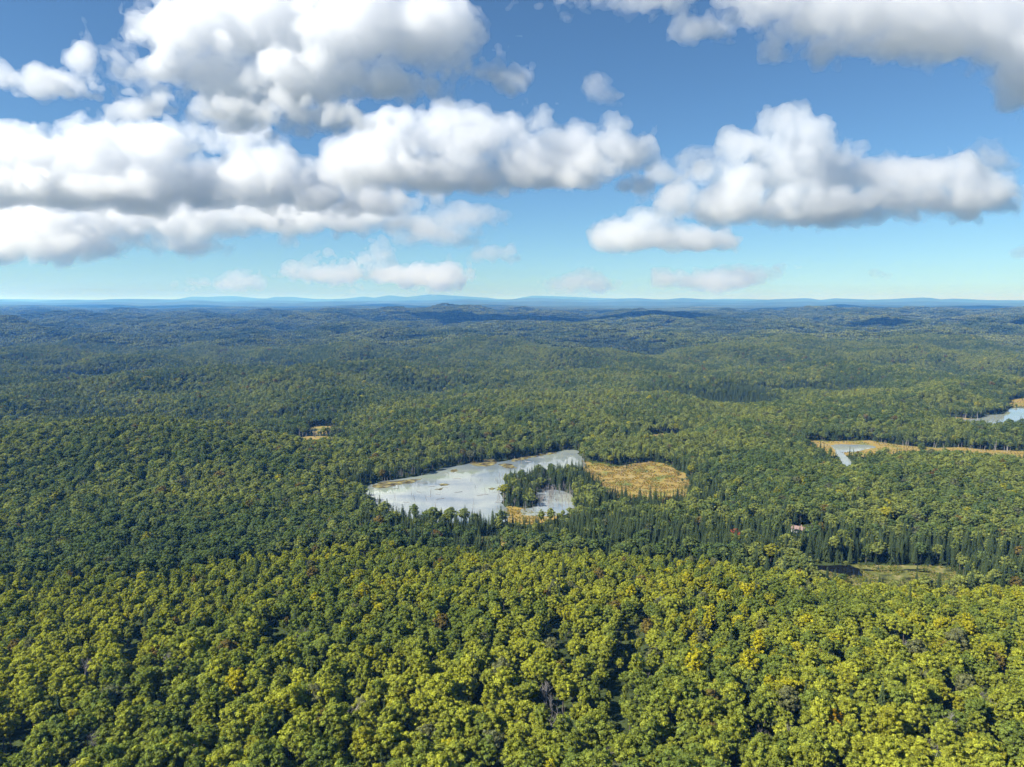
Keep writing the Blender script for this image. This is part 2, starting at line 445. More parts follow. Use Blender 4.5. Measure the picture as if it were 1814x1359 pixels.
# ------------------------------------------------------------------ tree prototypes
class MB:
    def __init__(s): s.v = []; s.f = []; s.mi = []; s.leaf = []
    def tube(s, a, b, ra, rb, k=5, mi=0):
        a = np.array(a, float); b = np.array(b, float)
        d = b - a; d = d / (np.linalg.norm(d) + 1e-9)
        u = np.cross(d, (0, 0, 1) if abs(d[2]) < .9 else (1, 0, 0)); u /= np.linalg.norm(u); w = np.cross(d, u)
        o = len(s.v)
        for c, r in ((a, ra), (b, rb)):
            for i in range(k):
                t = 2 * math.pi * i / k
                s.v.append(tuple(c + r * (math.cos(t) * u + math.sin(t) * w)))
        for i in range(k):
            s.f.append((o + i, o + (i + 1) % k, o + k + (i + 1) % k, o + k + i)); s.mi.append(mi); s.leaf.append(.5)
        s.f.append(tuple(range(o + k, o + 2 * k))); s.mi.append(mi); s.leaf.append(.5)
    def quad(s, c, nrm, su, sv_, spin, leaf, mi=0):
        nrm = np.array(nrm, float); nrm /= np.linalg.norm(nrm) + 1e-9
        u = np.cross(nrm, (0, 0, 1) if abs(nrm[2]) < .9 else (1, 0, 0)); u /= np.linalg.norm(u); w = np.cross(nrm, u)
        a = math.cos(spin) * u + math.sin(spin) * w; b_ = -math.sin(spin) * u + math.cos(spin) * w
        o = len(s.v); c = np.array(c)
        for p in (a * su, b_ * sv_, -a * su, -b_ * sv_): s.v.append(tuple(c + p))
        s.f.append((o, o + 1, o + 2, o + 3)); s.mi.append(mi); s.leaf.append(leaf)
    def poly(s, pts, leaf, mi=0):
        o = len(s.v); s.v += [tuple(p) for p in pts]; s.f.append(tuple(range(o, o + len(pts)))); s.mi.append(mi); s.leaf.append(leaf)
    def ball(s, c, r, leaf, rnd, mi=0):
        n_, m_ = 4, 7
        o = len(s.v)
        s.v.append((c[0], c[1], c[2] + r[2]))
        for i in range(1, n_):
            for j in range(m_):
                th = math.pi * i / n_; ph = 2 * math.pi * (j + .5 * (i % 2)) / m_; k = 1 + rnd.uniform(-.14, .14)
                s.v.append((c[0] + r[0] * k * math.sin(th) * math.cos(ph), c[1] + r[1] * k * math.sin(th) * math.sin(ph), c[2] + r[2] * k * math.cos(th)))
        s.v.append((c[0], c[1], c[2] - r[2])); e = len(s.v) - 1
        for j in range(m_):
            s.f.append((o, o + 1 + j, o + 1 + (j + 1) % m_)); s.f.append((e, e - m_ + (j + 1) % m_, e - m_ + j))
            s.mi += [mi, mi]; s.leaf += [leaf, leaf]
        for i in range(n_ - 2):
            for j in range(m_):
                a = o + 1 + i * m_
                s.f.append((a + j, a + m_ + j, a + m_ + (j + 1) % m_, a + (j + 1) % m_)); s.mi.append(mi); s.leaf.append(leaf)
    def mesh(s, name, mats):
        me = mesh_from(name, s.v, s.f, mats, s.mi)
        at = me.attributes.new('leaf', 'FLOAT', 'FACE'); at.data.foreach_set('value', np.array(s.leaf, np.float32))
        return me
    def __add__(s, t):
        r = MB(); k = len(s.v)
        r.v = s.v + t.v; r.f = s.f + [tuple(i + k for i in q) for q in t.f]
        r.mi = s.mi + [i + 1 for i in t.mi]; r.leaf = s.leaf + t.leaf
        return r

def broadleaf(rnd, shape):
    """Trunk with limbs, and a crown of leaf sprays set on many lobes: 14 to 16 m tall at scale 1."""
    tr, cr_ = MB(), MB()
    H = rnd.uniform(14, 16.5); Rr = rnd.uniform(2.9, 4.1) * shape[0]; zb = H * shape[1]
    lean = (rnd.uniform(-.5, .5), rnd.uniform(-.5, .5))
    tr.tube((0, 0, -1.5), (lean[0] * .6, lean[1] * .6, H * .55), .24, .15, 6)
    tr.tube((lean[0] * .6, lean[1] * .6, H * .55), (lean[0], lean[1], H * .9), .15, .04, 5)
    zc = (H + zb) / 2; rz = (H - zb) / 2
    nl = rnd.randint(50, 64)
    off = rnd.uniform(0, 6.28)
    for i in range(nl):
        t = (i + .5) / nl
        ct = 1 - 1.62 * t                           # most lobes on the upper side
        st = math.sqrt(max(0, 1 - ct * ct)); ph = off + i * 2.39996 + rnd.uniform(-.35, .35)
        k = rnd.uniform(.5, 1.06)
        wx = Rr * (1.0 + .2 * math.sin(ph * 2 + off))
        c = (lean[0] + wx * k * st * math.cos(ph), lean[1] + wx * k * st * math.sin(ph), zc + rz * (rnd.uniform(.66, 1.06)) * ct)
        r = rnd.uniform(.42, 1.05) * (Rr / 3.4) * (1.0 if ct > -.2 else .8)
        if i % 5 == 0:
            tr.tube((lean[0] * .6, lean[1] * .6, H * rnd.uniform(.35, .6)), c, .08, .025, 4)
        lobe_tone = rnd.uniform(.2, .8)
        ns = int(18 + 26 * r)
        for q in range(ns):
            z = rnd.uniform(-.55, 1); a = rnd.uniform(0, 6.283); s_ = math.sqrt(max(0, 1 - z * z))
            d = np.array((s_ * math.cos(a), s_ * math.sin(a), z))
            p = np.array(c) + d * r * rnd.uniform(.72, 1.12) * np.array((1, 1, .82))
            nn = d + np.array([rnd.gauss(0, .5) for _ in range(3)]) + np.array((0, 0, .35))
            su = rnd.uniform(.15, .34)
            cr_.quad(p, nn, su, su * rnd.uniform(.55, .95), rnd.uniform(0, 3.14), min(1, max(0, lobe_tone + rnd.uniform(-.28, .28))))
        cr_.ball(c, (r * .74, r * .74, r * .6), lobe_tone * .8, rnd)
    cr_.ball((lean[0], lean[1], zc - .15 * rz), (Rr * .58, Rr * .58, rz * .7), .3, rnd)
    return tr, cr_

def conifer(rnd, slim):
    tr, cr_ = MB(), MB()
    H = rnd.uniform(13, 16); Rr = rnd.uniform(1.7, 2.3) * slim
    tr.tube((0, 0, -1), (0, 0, H * .97), .17, .02, 6)
    z = H * rnd.uniform(.08, .16)
    z0 = z
    while z < H * .985:
        t = (z - z0) / (H - z0)
        L = Rr * (1 - t) ** .85 * rnd.uniform(.8, 1.12) + .12
        nb = int(6 + 4 * (1 - t)); o = rnd.uniform(0, 6.28)
        for i in range(nb):
            a = o + 6.283 * i / nb + rnd.uniform(-.25, .25); ll = L * rnd.uniform(.72, 1.15)
            dx, dy = math.cos(a), math.sin(a); w = .22 + .26 * ll * rnd.uniform(.7, 1.1)
            droop = .32 * ll + .05
            tone = rnd.uniform(.15, .85)
            p0 = (0, 0, z + .12); p1 = (dx * ll * .55 - dy * w * .5, dy * ll * .55 + dx * w * .5, z - droop * .55)
            p2 = (dx * ll, dy * ll, z - droop + .08); p3 = (dx * ll * .55 + dy * w * .5, dy * ll * .55 - dx * w * .5, z - droop * .55)
            pm = (dx * ll * .55, dy * ll * .55, z - droop * .35 + .12)
            cr_.poly((p0, p1, pm), tone); cr_.poly((p1, p2, pm), tone); cr_.poly((p2, p3, pm), tone); cr_.poly((p3, p0, pm), tone)
        z += H * rnd.uniform(.026, .040)
    return tr, cr_

def bare_tree(rnd, H, spread):
    b_ = MB()
    def grow(p, d, L, r, lev):
        q = np.array(p) + np.array(d) * L
        b_.tube(p, q, r, r * .62, 5 if lev == 0 else 4 if lev == 1 else 3)
        if lev >= 4: return
        for i in range(rnd.randint(3, 4) if lev < 3 else 3):
            nd = np.array(d) + np.array([rnd.gauss(0, .48), rnd.gauss(0, .48), rnd.gauss(.12, .25)]) * spread
            nd /= np.linalg.norm(nd)
            grow(tuple(np.array(p) + np.array(d) * L * rnd.uniform(.62, 1.0)), tuple(nd), L * rnd.uniform(.52, .72), max(.022, r * .55), lev + 1)
    grow((0, 0, -.8), (rnd.uniform(-.05, .05), rnd.uniform(-.05, .05), 1), H * .5, .22, 0)
    return b_

def snag(rnd):
    b_ = MB()
    H = rnd.uniform(5, 10); lx, ly = rnd.gauss(0, .05), rnd.gauss(0, .05)
    b_.tube((0, 0, -.8), (lx * H * .6, ly * H * .6, H * .6), .24, .16, 6)
    b_.tube((lx * H * .6, ly * H * .6, H * .6), (lx * H * 1.1, ly * H * 1.1, H), .16, .05, 5)
    for i in range(rnd.randint(5, 11)):
        z = H * rnd.uniform(.3, .95); a = rnd.uniform(0, 6.28); L = rnd.uniform(.4, 1.5) * (1.15 - z / H)
        b_.tube((lx * z, ly * z, z), (lx * z + math.cos(a) * L, ly * z + math.sin(a) * L, z + rnd.uniform(-.2, .5)), .07, .025, 3)
    return b_

proto_col = {}
def proto_collection(name):
    c = bpy.data.collections.new(name); proto_col[name] = c
    return c
PB, PC = [], []
rnd = random.Random(3)
cB = proto_collection('broadleaf_kinds')
shapes = [(1, .34), (1.1, .42), (.9, .3), (.82, .28), (1.15, .45), (1, .38), (.72, .3), (1.05, .4), (.95, .33), (.85, .36)]
for i, sh in enumerate(shapes):
    t_, c_ = broadleaf(rnd, sh)
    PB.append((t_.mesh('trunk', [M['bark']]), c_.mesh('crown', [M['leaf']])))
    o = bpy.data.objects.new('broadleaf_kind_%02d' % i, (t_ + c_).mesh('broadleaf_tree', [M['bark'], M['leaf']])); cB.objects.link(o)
cC = proto_collection('conifer_kinds')
for i in range(7):
    t_, c_ = conifer(rnd, [1, .8, 1.35, .7, 1.1, .95, 1.55][i])
    PC.append((t_.mesh('trunk', [M['bark']]), c_.mesh('crown', [M['needle']])))
    o = bpy.data.objects.new('conifer_kind_%02d' % i, (t_ + c_).mesh('conifer_tree', [M['bark'], M['needle']])); cC.objects.link(o)
BARE = [bare_tree(rnd, rnd.uniform(12, 15), sp).mesh('bare_tree', [M['deadwood']]) for sp in (1, .8, 1.2, .9, 1.1)]
SNAG = [snag(rnd).mesh('dead_snag', [M['deadwood']]) for _ in range(9)]
# far clumps: two dozen small crowns at a time
cF = proto_collection('far_kinds')
for i in range(5):
    b_ = MB()
    for k in range(30):
        a = 2.39996 * k + rnd.uniform(-.3, .3); rr = 17.5 * math.sqrt((k + .5) / 30)
        H = rnd.uniform(10.5, 15.5); r = rnd.uniform(2.4, 3.9); tone = rnd.uniform(.1, .9)
        c = (rr * math.cos(a), rr * math.sin(a), H - r * 1.05)
        b_.ball(c, (r, r, r * 1.1), tone, rnd)
        for q in range(26):
            z = rnd.uniform(-.3, 1); an = rnd.uniform(0, 6.283); s_ = math.sqrt(1 - z * z)
            d = np.array((s_ * math.cos(an), s_ * math.sin(an), z))
            su = rnd.uniform(.7, 1.15)
            b_.quad(np.array(c) + d * r * 1.03, d + np.array([rnd.gauss(0, .45) for _ in range(3)]), su, su * .8, rnd.uniform(0, 3), min(1, max(0, tone + rnd.uniform(-.25, .25))))
    o = bpy.data.objects.new('far_kind_%02d' % i, b_.mesh('tree_clump', [M['leaf']])); cF.objects.link(o)
# sedge tufts
cT = proto_collection('tuft_kinds')
for i in range(4):
    b_ = MB()
    for k in range(26):
        a = rnd.uniform(0, 6.28); L = rnd.uniform(.4, .9); x0, y0 = rnd.gauss(0, .25), rnd.gauss(0, .25); w = .09
        b_.poly([(x0 - w * math.sin(a), y0 + w * math.cos(a), -.05), (x0 + w * math.sin(a), y0 - w * math.cos(a), -.05), (x0 + math.cos(a) * L * .6, y0 + math.sin(a) * L * .6, L)], rnd.uniform(0, 1))
    o = bpy.data.objects.new('tuft_kind_%02d' % i, b_.mesh('sedge_tuft', [M['leaf']])); cT.objects.link(o)

# ------------------------------------------------------------------ where the trees stand
def jitter_grid(y0, y1, step, slope=.84, x0=60):
    ys = np.arange(y0, y1, step * .866)
    out_ = []
    for i, yv in enumerate(ys):
        w = x0 + yv * slope
        xs = np.arange(-w, w, step) + (i % 2) * step * .5
        out_.append(np.stack([xs, np.full(len(xs), yv)], -1))
    p = np.concatenate(out_)
    return p + RNG.uniform(-.42, .42, p.shape) * step

_fb = np.array([at_z(px, py, 10)[:2] for px, py in [(-500,1010),(0,1012),(150,1014),(290,1020),(420,992),(600,972),(850,960),(1000,966),(1150,986),(1430,1012),(1700,1030),(1814,1030),(2300,1030)]])
def front_edge(x):
    return np.interp(x, _fb[:, 0], _fb[:, 1])

STANDS = [zpoly([(640,928),(800,938),(1000,932),(1120,930),(1250,950),(1500,970),(1814,985),(1950,996),(1950,1060),(1720,1050),(1694,1006),(1430,998),(1300,1004),(1100,992),(905,957),(840,950),(640,965)]),
          zpoly([(898,858),(915,855),(950,848),(1010,836),(1036,838),(1055,855),(1085,880),(1075,893),(1026,893),(1010,874),(960,867),(900,870),(893,862)]),
          zpoly([(898,872),(930,868),(956,872),(955,890),(930,899),(900,898),(893,888)]),
          zpoly([(1080,862),(1215,876),(1280,868),(1290,905),(1180,915),(1050,905),(1050,882)])]
FLOODED = zpoly([(890,846),(925,846),(1000,855),(1020,878),(1015,900),(990,906),(930,906),(890,898)])

BARE_AT = [(1682, 1268, 'white leafless tree with a wide bare crown on the near slope', 1.0), (968, 1210, 'grey bare dead tree beside a round green crown', .95),
           (990, 1262, 'thin pale leafless tree in the middle of the near slope', .9), (1655, 1318, 'grey leafless tree below the white bare tree', .8),
           (540, 1112, 'grey bare tree in the upper gully of the near slope', .9), (300, 1160, 'grey bare tree in the dark gully at the side', .95),
           (148, 1165, 'grey dead tree near the edge of the near slope', .9), (615, 1255, 'grey leafless tree between dark crowns of the near slope', .9),
           (1350, 1300, 'small grey dead tree low on the near slope', .8), (1150, 1195, 'pale dead tree above the dark furrow', .8),
           (1075, 1330, 'grey bare tree at the bottom edge of the view', .8), (1490, 1175, 'grey twiggy tree on the right of the near slope', .8),
           (1600, 1140, 'grey twiggy tree high on the right of the near slope', .75), (760, 1170, 'grey leafless tree on the rounded near slope', .75),
           (1740, 1230, 'grey dead tree to the right of the white bare tree', .8), (165, 1300, 'grey bare tree at the lower edge of the gully', .85),
           (340, 1300, 'pale thin dead tree low in the gully', .8), (1415, 1310, 'grey bare tree left of the white bare tree', .75)]
near = jitter_grid(118, 2250, 4.9)
extra = jitter_grid(330, 720, 3.9)
ok = np.zeros(len(extra), bool)
for s_ in STANDS: ok |= inside(extra[:, 0], extra[:, 1], s_)
extra = extra[ok & (RNG.uniform(0, 1, len(extra)) < .75)]
n_extra = len(extra)
near = np.concatenate([near, extra])
is_extra = np.arange(len(near)) >= len(near) - n_extra
dn = np.hypot(near[:, 0], near[:, 1])
x, y = near[:, 0], near[:, 1]
fe = front_edge(x)
young = (y < fe) & (y > fe - 75) & (x > at_z(330, 1010, 8)[0])
# thin out: wider spacing where the trees are large
keep = RNG.uniform(0, 1, len(x)) < np.where(young, 1.0, np.where(y < fe, .78 + .22 * np.clip(1.15 - (fe - y) / 170, 0, 1), .9))
def px_dist(line, zz):  # distance of every tree from a line traced in the photograph
    pts = [at_z(a, c, zz)[:2] for a, c in line]
    best = np.full(len(x), 1e9)
    for (x1, y1), (x2, y2) in zip(pts[:-1], pts[1:]):
        dx, dy = x2 - x1, y2 - y1
        t = np.clip(((x - x1) * dx + (y - y1) * dy) / (dx * dx + dy * dy), 0, 1)
        best = np.minimum(best, np.hypot(x - x1 - t * dx, y - y1 - t * dy))
    return best
FURROWS = [[(1128, 1120), (1112, 1160), (1118, 1195), (1085, 1240), (1092, 1275), (1078, 1310), (1105, 1370)], [(255, 1120), (232, 1165), (238, 1205)], [(980, 1130), (990, 1180)], [(60, 1340), (20, 1370)], [(495, 1130), (488, 1190)]]
fur = np.full(len(x), 1e9)
for ln in FURROWS: fur = np.minimum(fur, px_dist(ln, 8))
keep &= ~((fur < 1.6 + 2.6 * fbm(x, y, 9, 2, 90)) & (RNG.uniform(0, 1, len(x)) < .85))
wetd = np.full(len(x), 1e9)
for k, poly in WET.items():
    xs = [p[0] for p in poly]; ys = [p[1] for p in poly]
    mm = (x > min(xs) - 60) & (x < max(xs) + 60) & (y > min(ys) - 60) & (y < max(ys) + 60)
    if mm.any(): wetd[mm] = np.minimum(wetd[mm], poly_dist(x[mm], y[mm], poly))
open_water = np.zeros(len(x), bool)
for k in ('lake', 'pool', 'far_lake', 'stream', 'yard', 'strip'):
    open_water |= inside(x, y, WET[k])
keep &= np.where(open_water, wetd > 1.6, (wetd > 1.6 - 9 * np.clip(fbm(x, y, 20, 2, 45), 0, 1)) | ((wetd > -11) & (RNG.uniform(0, 1, len(x)) < .5 * (1 + wetd / 11))))
# trees on the two spruce islets stand closer
stand = np.zeros(len(x), bool)
for s_ in STANDS: stand |= inside(x, y, s_)
islet = inside(x, y, STANDS[2])
gap = fbm(x, y, 26, 2, 40) < -.52
keep &= ~(gap & (y < fe) & (RNG.uniform(0, 1, len(x)) < .8))
for px, py, _, s_ in BARE_AT:
    q = at_z(px, py, 9 + 12 * s_)
    keep &= ~((np.hypot((x - q[0]) * 1.2, y - q[1]) < 4.4) | ((np.abs(x - q[0] * .97) < 3.0) & (y < q[1]) & (y > q[1] - 8.5)))
near, x, y, dn, young, wetd, stand, fe, is_extra = [a[keep] for a in (near, x, y, dn, young, wetd, stand, fe, is_extra)]
front = y < fe

pc = np.full(len(x), .05)
patch = fbm(x, y, 240, 3, 50)
pc += np.clip(patch * 1.1, 0, .5) * (~front)
pc += np.clip(-fbm(x, y, 330, 3, 8) * 2.4 - .1, 0, .75) * np.clip((dn - 700) / 300, 0, 1)     # spruce in the hollows, its dark tint standing in for valley shade
pc = np.where(wetd < 22, np.maximum(pc, .55), pc)
pc = np.where(stand, .82, pc)
pc = np.where(front, .018, pc)
pc = np.where(front & (fbm(x, y, 40, 2, 52) > .42), .15, pc)
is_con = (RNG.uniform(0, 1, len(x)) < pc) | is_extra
z = height(x, y)
rs = RNG.uniform(0, 1, len(x))
big = fbm(x, y, 60, 2, 60)
ramp = np.clip((fe - y) / 190, 0, 1)
sc_b = np.where(front, .42 + .22 * ramp + (.18 + .20 * ramp) * rs + .12 * big, .62 + .26 * rs + .12 * big)
sc_b = np.where(young, np.minimum(sc_b, .46 + .2 * rs), sc_b)
fur = np.full(len(x), 1e9)
for ln in FURROWS: fur = np.minimum(fur, px_dist(ln, 8))
sc_b = np.where(fur < 6.5, sc_b * (.45 + .5 * np.clip((fur - 3) / 4, 0, 1)), sc_b)
sc_c = .62 + .42 * rs + .1 * big
sc_c = np.where(stand, .55 + .5 * rs, sc_c)

shy = np.zeros(len(x), bool)
for k in ('strip', 'marsh', 'far_lake', 'far_creek', 'far_marsh', 'bog', 'stream', 'west_glade', 'west_glade2', 'shore', 'north_glade', 'yard', 'pool'):
    for dy in ((8, 18, 30, 44) if k not in ('bog', 'yard') else (5, 11)):
        t_ = dy / np.maximum(y, 1)
        shy |= inside(x + x * t_, y + dy, WET[k])
shy &= RNG.uniform(0, 1, len(x)) < .93
shr = .30 + .2 * rs
low = wetd < 1.6
sc_b = np.where(low, .13 + .16 * rs, sc_b); sc_c = np.where(low, .2 + .25 * rs, sc_c)
sc_b = np.where(shy, np.minimum(sc_b, shr), sc_b); sc_c = np.where(shy, np.minimum(sc_c, shr + .06), sc_c)
GREEN = np.array((.150, .195, .038)); LIME = np.array((.305, .325, .038)); OLIVE = np.array((.135, .125, .034))
YELLOW = np.array((.38, .35, .02)); GOLD = np.array((.28, .275, .025)); DEEP = np.array((.076, .112, .036)); RUST = np.array((.20, .10, .03)); GREY = np.array((.12, .125, .075))
CON = np.array((.030, .050, .026)); CON2 = np.array((.058, .080, .030))
def lerp(a, b_, t): return a + (b_ - a) * t[:, None]
w1 = np.clip(.5 + .25 * young + fbm(x, y, 90, 3, 61) * 1.4 + fbm(x, y, 330, 2, 64) * .8 + RNG.normal(0, .36, len(x)), 0, 1)
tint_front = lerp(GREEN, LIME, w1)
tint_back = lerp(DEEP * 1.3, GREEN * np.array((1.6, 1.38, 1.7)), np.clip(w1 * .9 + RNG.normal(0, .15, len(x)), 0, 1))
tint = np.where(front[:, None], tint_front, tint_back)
u = RNG.uniform(0, 1, len(x))
yel = np.clip(fbm(x, y, 34, 2, 62) - .12, 0, 1) * (x > -60) + .2 * np.clip(fbm(x, y, 60, 2, 63) - .1, 0, 1)
for a, c, r_, k_ in ((1230, 1155, 13, 1.3), (1255, 1120, 9, .9), (1120, 1052, 9, 1.2), (1200, 1055, 14, .8), (1290, 1050, 15, 1.3), (1345, 1133, 7, .8), (1740, 1120, 10, .6), (1190, 1040, 12, .5), (640, 1050, 12, .7), (700, 1065, 12, .6), (360, 1080, 14, .5), (1480, 1240, 12, .5), (1760, 1180, 12, .7), (1340, 1220, 10, .5), (430, 1195, 8, .6)):
    q = at_z(a, c, 14)
    yel = yel + .62 * k_ * np.exp(-((x - q[0]) ** 2 + (y - q[1]) ** 2 * .6) / r_ ** 2)
py_ = np.clip(np.where(front, .012 + .36 * yel, .008), 0, .55)
kindf = np.zeros(len(x), int)
def apply(mask, c, code, amt):
    tint[mask] = tint[mask] * (1 - amt) + c * amt; kindf[mask] = code
a0 = u < py_ * .5; apply(a0, YELLOW, 1, .8)
a1 = (u >= py_ * .5) & (u < py_ * 1.6); apply(a1, GOLD, 2, .8)
a2 = (u > .955) & (u < .975); apply(a2, GREY, 3, .8)
a3 = (u > .975) & (u < .986); apply(a3, OLIVE * np.array((1.25, 1, 1)), 4, .9)
a4 = (u > .9985); apply(a4, RUST, 5, .7)
ctint = lerp(CON, CON2, np.clip(rs + RNG.normal(0, .2, len(x)), 0, 1))

def project(x, y, z):
    dz = z - CAM_Z
    f_ = y * math.cos(PITCH) - dz * math.sin(PITCH); up = y * math.sin(PITCH) + dz * math.cos(PITCH)
    return 907 + F * x / f_, 679.5 - F * up / f_, f_

def scatter(name, label, coll, pts, which, scl, rot, tnt, group=None):
    me = bpy.data.meshes.new(name)
    pts = np.asarray(pts, np.float32)
    me.vertices.add(len(pts)); me.vertices.foreach_set('co', pts.ravel())
    for nm, ty, dat, key in (('which', 'INT', np.asarray(which, np.int32), 'value'), ('turn', 'FLOAT', np.asarray(rot, np.float32), 'value'),
                             ('size', 'FLOAT_VECTOR', np.asarray(scl, np.float32).ravel(), 'vector'), ('tint', 'FLOAT_VECTOR', np.asarray(tnt, np.float32).ravel(), 'vector')):
        a = me.attributes.new(nm, ty, 'POINT'); a.data.foreach_set(key, dat)
    o = link(name, me)
    ng = bpy.data.node_groups.new(name + '_scatter', 'GeometryNodeTree')
    ng.interface.new_socket('Geometry', in_out='INPUT', socket_type='NodeSocketGeometry')
    ng.interface.new_socket('Geometry', in_out='OUTPUT', socket_type='NodeSocketGeometry')
    N = ng.nodes; L = ng.links
    gi = N.new('NodeGroupInput'); go = N.new('NodeGroupOutput')
    ci = N.new('GeometryNodeCollectionInfo'); ci.inputs['Collection'].default_value = coll
    ci.inputs['Separate Children'].default_value = True; ci.inputs['Reset Children'].default_value = True
    ip = N.new('GeometryNodeInstanceOnPoints'); ip.inputs['Pick Instance'].default_value = True
    def na(nm, ty):
        q = N.new('GeometryNodeInputNamedAttribute'); q.data_type = ty; q.inputs['Name'].default_value = nm
        return q.outputs['Attribute']
    cx = N.new('ShaderNodeCombineXYZ'); L.new(na('turn', 'FLOAT'), cx.inputs['Z'])
    e2r = N.new('FunctionNodeEulerToRotation'); L.new(cx.outputs[0], e2r.inputs[0])
    L.new(gi.outputs[0], ip.inputs['Points']); L.new(ci.outputs[0], ip.inputs['Instance'])
    L.new(na('which', 'INT'), ip.inputs['Instance Index']); L.new(e2r.outputs[0], ip.inputs['Rotation'])
    L.new(na('size', 'FLOAT_VECTOR'), ip.inputs['Scale']); L.new(ip.outputs[0], go.inputs[0])
    md = o.modifiers.new('scatter', 'NODES'); md.node_group = ng
    return tag(o, label, kind='stuff')

def in_view(px, py, margin=0):
    return (px > -margin) & (px < 1814 + margin) & (py > -margin) & (py < 1359 + margin)

rot = RNG.uniform(0, 6.283, len(x))
spx, spy, spd = project(x, y, z + 10)
bi = RNG.integers(0, len(PB), len(x)); cidx = RNG.integers(0, len(PC), len(x))
squash = RNG.uniform(.88, 1.12, len(x))
wide = np.where(front, 1.08, 1.22)
size_b = np.stack([sc_b * squash * wide, sc_b * wide / np.sqrt(squash), sc_b * RNG.uniform(.9, 1.06, len(x)) * np.where(front, 1, .93)], -1)
size_c = np.stack([sc_c, sc_c, sc_c * RNG.uniform(.9, 1.12, len(x))], -1)

# the 300 broadleaf trees and the 300 conifers that show largest stand as single objects
vis = in_view(spx, spy, -6)
cand = np.where(vis & ~is_con)[0]
cand = cand[np.argsort(-(sc_b[cand] / spd[cand]))][:300]
cc = np.where(vis & is_con)[0]
cc = cc[np.argsort(-(sc_c[cc] / spd[cc]))][:300]

def place_tree(name, label, cat, group, parts, p, s, rz, tn):
    e = bpy.data.objects.new(name, None); col.objects.link(e)
    e.location = p; e.scale = s; e.rotation_euler = (0, 0, rz)
    tag(e, label, cat, group)
    for nm, me in zip(('trunk', 'crown'), parts):
        c = bpy.data.objects.new(nm, me); col.objects.link(c); c.parent = e
        if nm == 'crown': c['tint'] = [float(q) for q in tn]
    return e
KL = ['green', 'bright yellow', 'golden', 'greyish thinning', 'olive brown', 'rust coloured']
MARKS = [(1682, 1268, 'the white bare tree'), (968, 1210, 'the grey bare tree beside a round crown'), (1655, 1318, 'the low grey bare tree at right'), (540, 1112, 'the upper gully bare tree'),
         (300, 1160, 'the gully bare tree'), (148, 1165, 'the bare tree near the left edge'), (615, 1255, 'the bare tree between dark crowns'), (1350, 1300, 'the small low dead tree'),
         (1150, 1195, 'the dead tree above the dark furrow'), (1075, 1330, 'the bare tree at the bottom edge'), (1490, 1175, 'the twiggy grey tree at right'), (760, 1170, 'the bare tree on the rounded slope'),
         (1740, 1230, 'the dead tree near the right edge'), (165, 1300, 'the lowest gully bare tree'), (340, 1300, 'the thin dead tree low in the gully'), (1415, 1310, 'the bare tree left of the white one'),
         (1232, 1172, 'the tallest yellow tree'), (1345, 1133, 'the single golden tree'), (1470, 1262, 'the small orange tree'), (420, 1200, 'the yellow gully tree')]
ORD = ['nearest', 'second nearest', 'third nearest', 'fourth nearest', 'fifth nearest', 'sixth nearest', 'seventh nearest', 'eighth nearest', 'ninth nearest', 'tenth nearest']
bins = {}
for i in cand:
    k = kindf[i]
    tone = KL[k] if k else ('lime green' if w1[i] > .66 else 'dark green' if w1[i] < .33 else 'green')
    ds = [(math.hypot(spx[i] - a, spy[i] - c), a, c, t) for a, c, t in MARKS]
    dd, a, c, t = min(ds)
    ex, ey = spx[i] - a, spy[i] - c
    way = ('right of' if ex > 0 else 'left of') if abs(ex) > abs(ey) else ('below' if ey > 0 else 'above')
    bins.setdefault((tone, way, t), []).append((dd, i))
for (tone, way, t), lst in bins.items():
    for r_, (dd, i) in enumerate(sorted(lst)):
        lab = '%s broadleaf tree %s %s' % (tone, way, t)
        if len(lst) > 1: lab = ORD[min(r_, 9)] + ' ' + lab
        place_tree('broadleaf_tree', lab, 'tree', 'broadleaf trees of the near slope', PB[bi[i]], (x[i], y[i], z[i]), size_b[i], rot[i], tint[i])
for i in cc:
    hgt = 'tall' if sc_c[i] > .92 else 'short' if sc_c[i] < .76 else 'medium'
    p_ = spx[i]
    if front[i]:
        zone = 'near the left edge' if p_ < 300 else 'left of the middle' if p_ < 700 else 'in the middle' if p_ < 1100 else 'right of the middle' if p_ < 1500 else 'near the right edge'
        lab, gr = 'lone %s spruce %s of the near broadleaf slope' % (hgt, zone), 'lone spruces on the near slope'
    else:
        zone = ('on the near pond shore' if p_ < 900 else 'below the spruce islet' if p_ < 1060 else 'below the orange marsh' if p_ < 1230 else 'below the red maple' if p_ < 1360 else
                'between the cabin and the bog' if p_ < 1440 else 'behind the black bog water' if p_ < 1530 else 'behind the middle of the bog' if p_ < 1620 else 'behind the right end of the bog' if p_ < 1700 else 'right of the bog')
        lab, gr = '%s dark spruce %s' % (hgt, zone), 'dark spruces of the valley'
    place_tree('spruce_tree', lab, 'tree', gr + ', ' + hgt + ', ' + zone, PC[cidx[i]], (x[i], y[i], z[i]), size_c[i], rot[i], ctint[i])

rest_b = ~is_con; rest_b[cand] = False
rest_c = is_con.copy(); rest_c[cc] = False
P3 = np.stack([x, y, z], -1)
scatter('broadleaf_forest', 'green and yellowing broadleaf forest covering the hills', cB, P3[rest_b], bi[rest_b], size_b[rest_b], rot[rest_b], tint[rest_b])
scatter('conifer_forest', 'dark spruces mixed through the broadleaf forest', cC, P3[rest_c], cidx[rest_c], size_c[rest_c], rot[rest_c], ctint[rest_c])

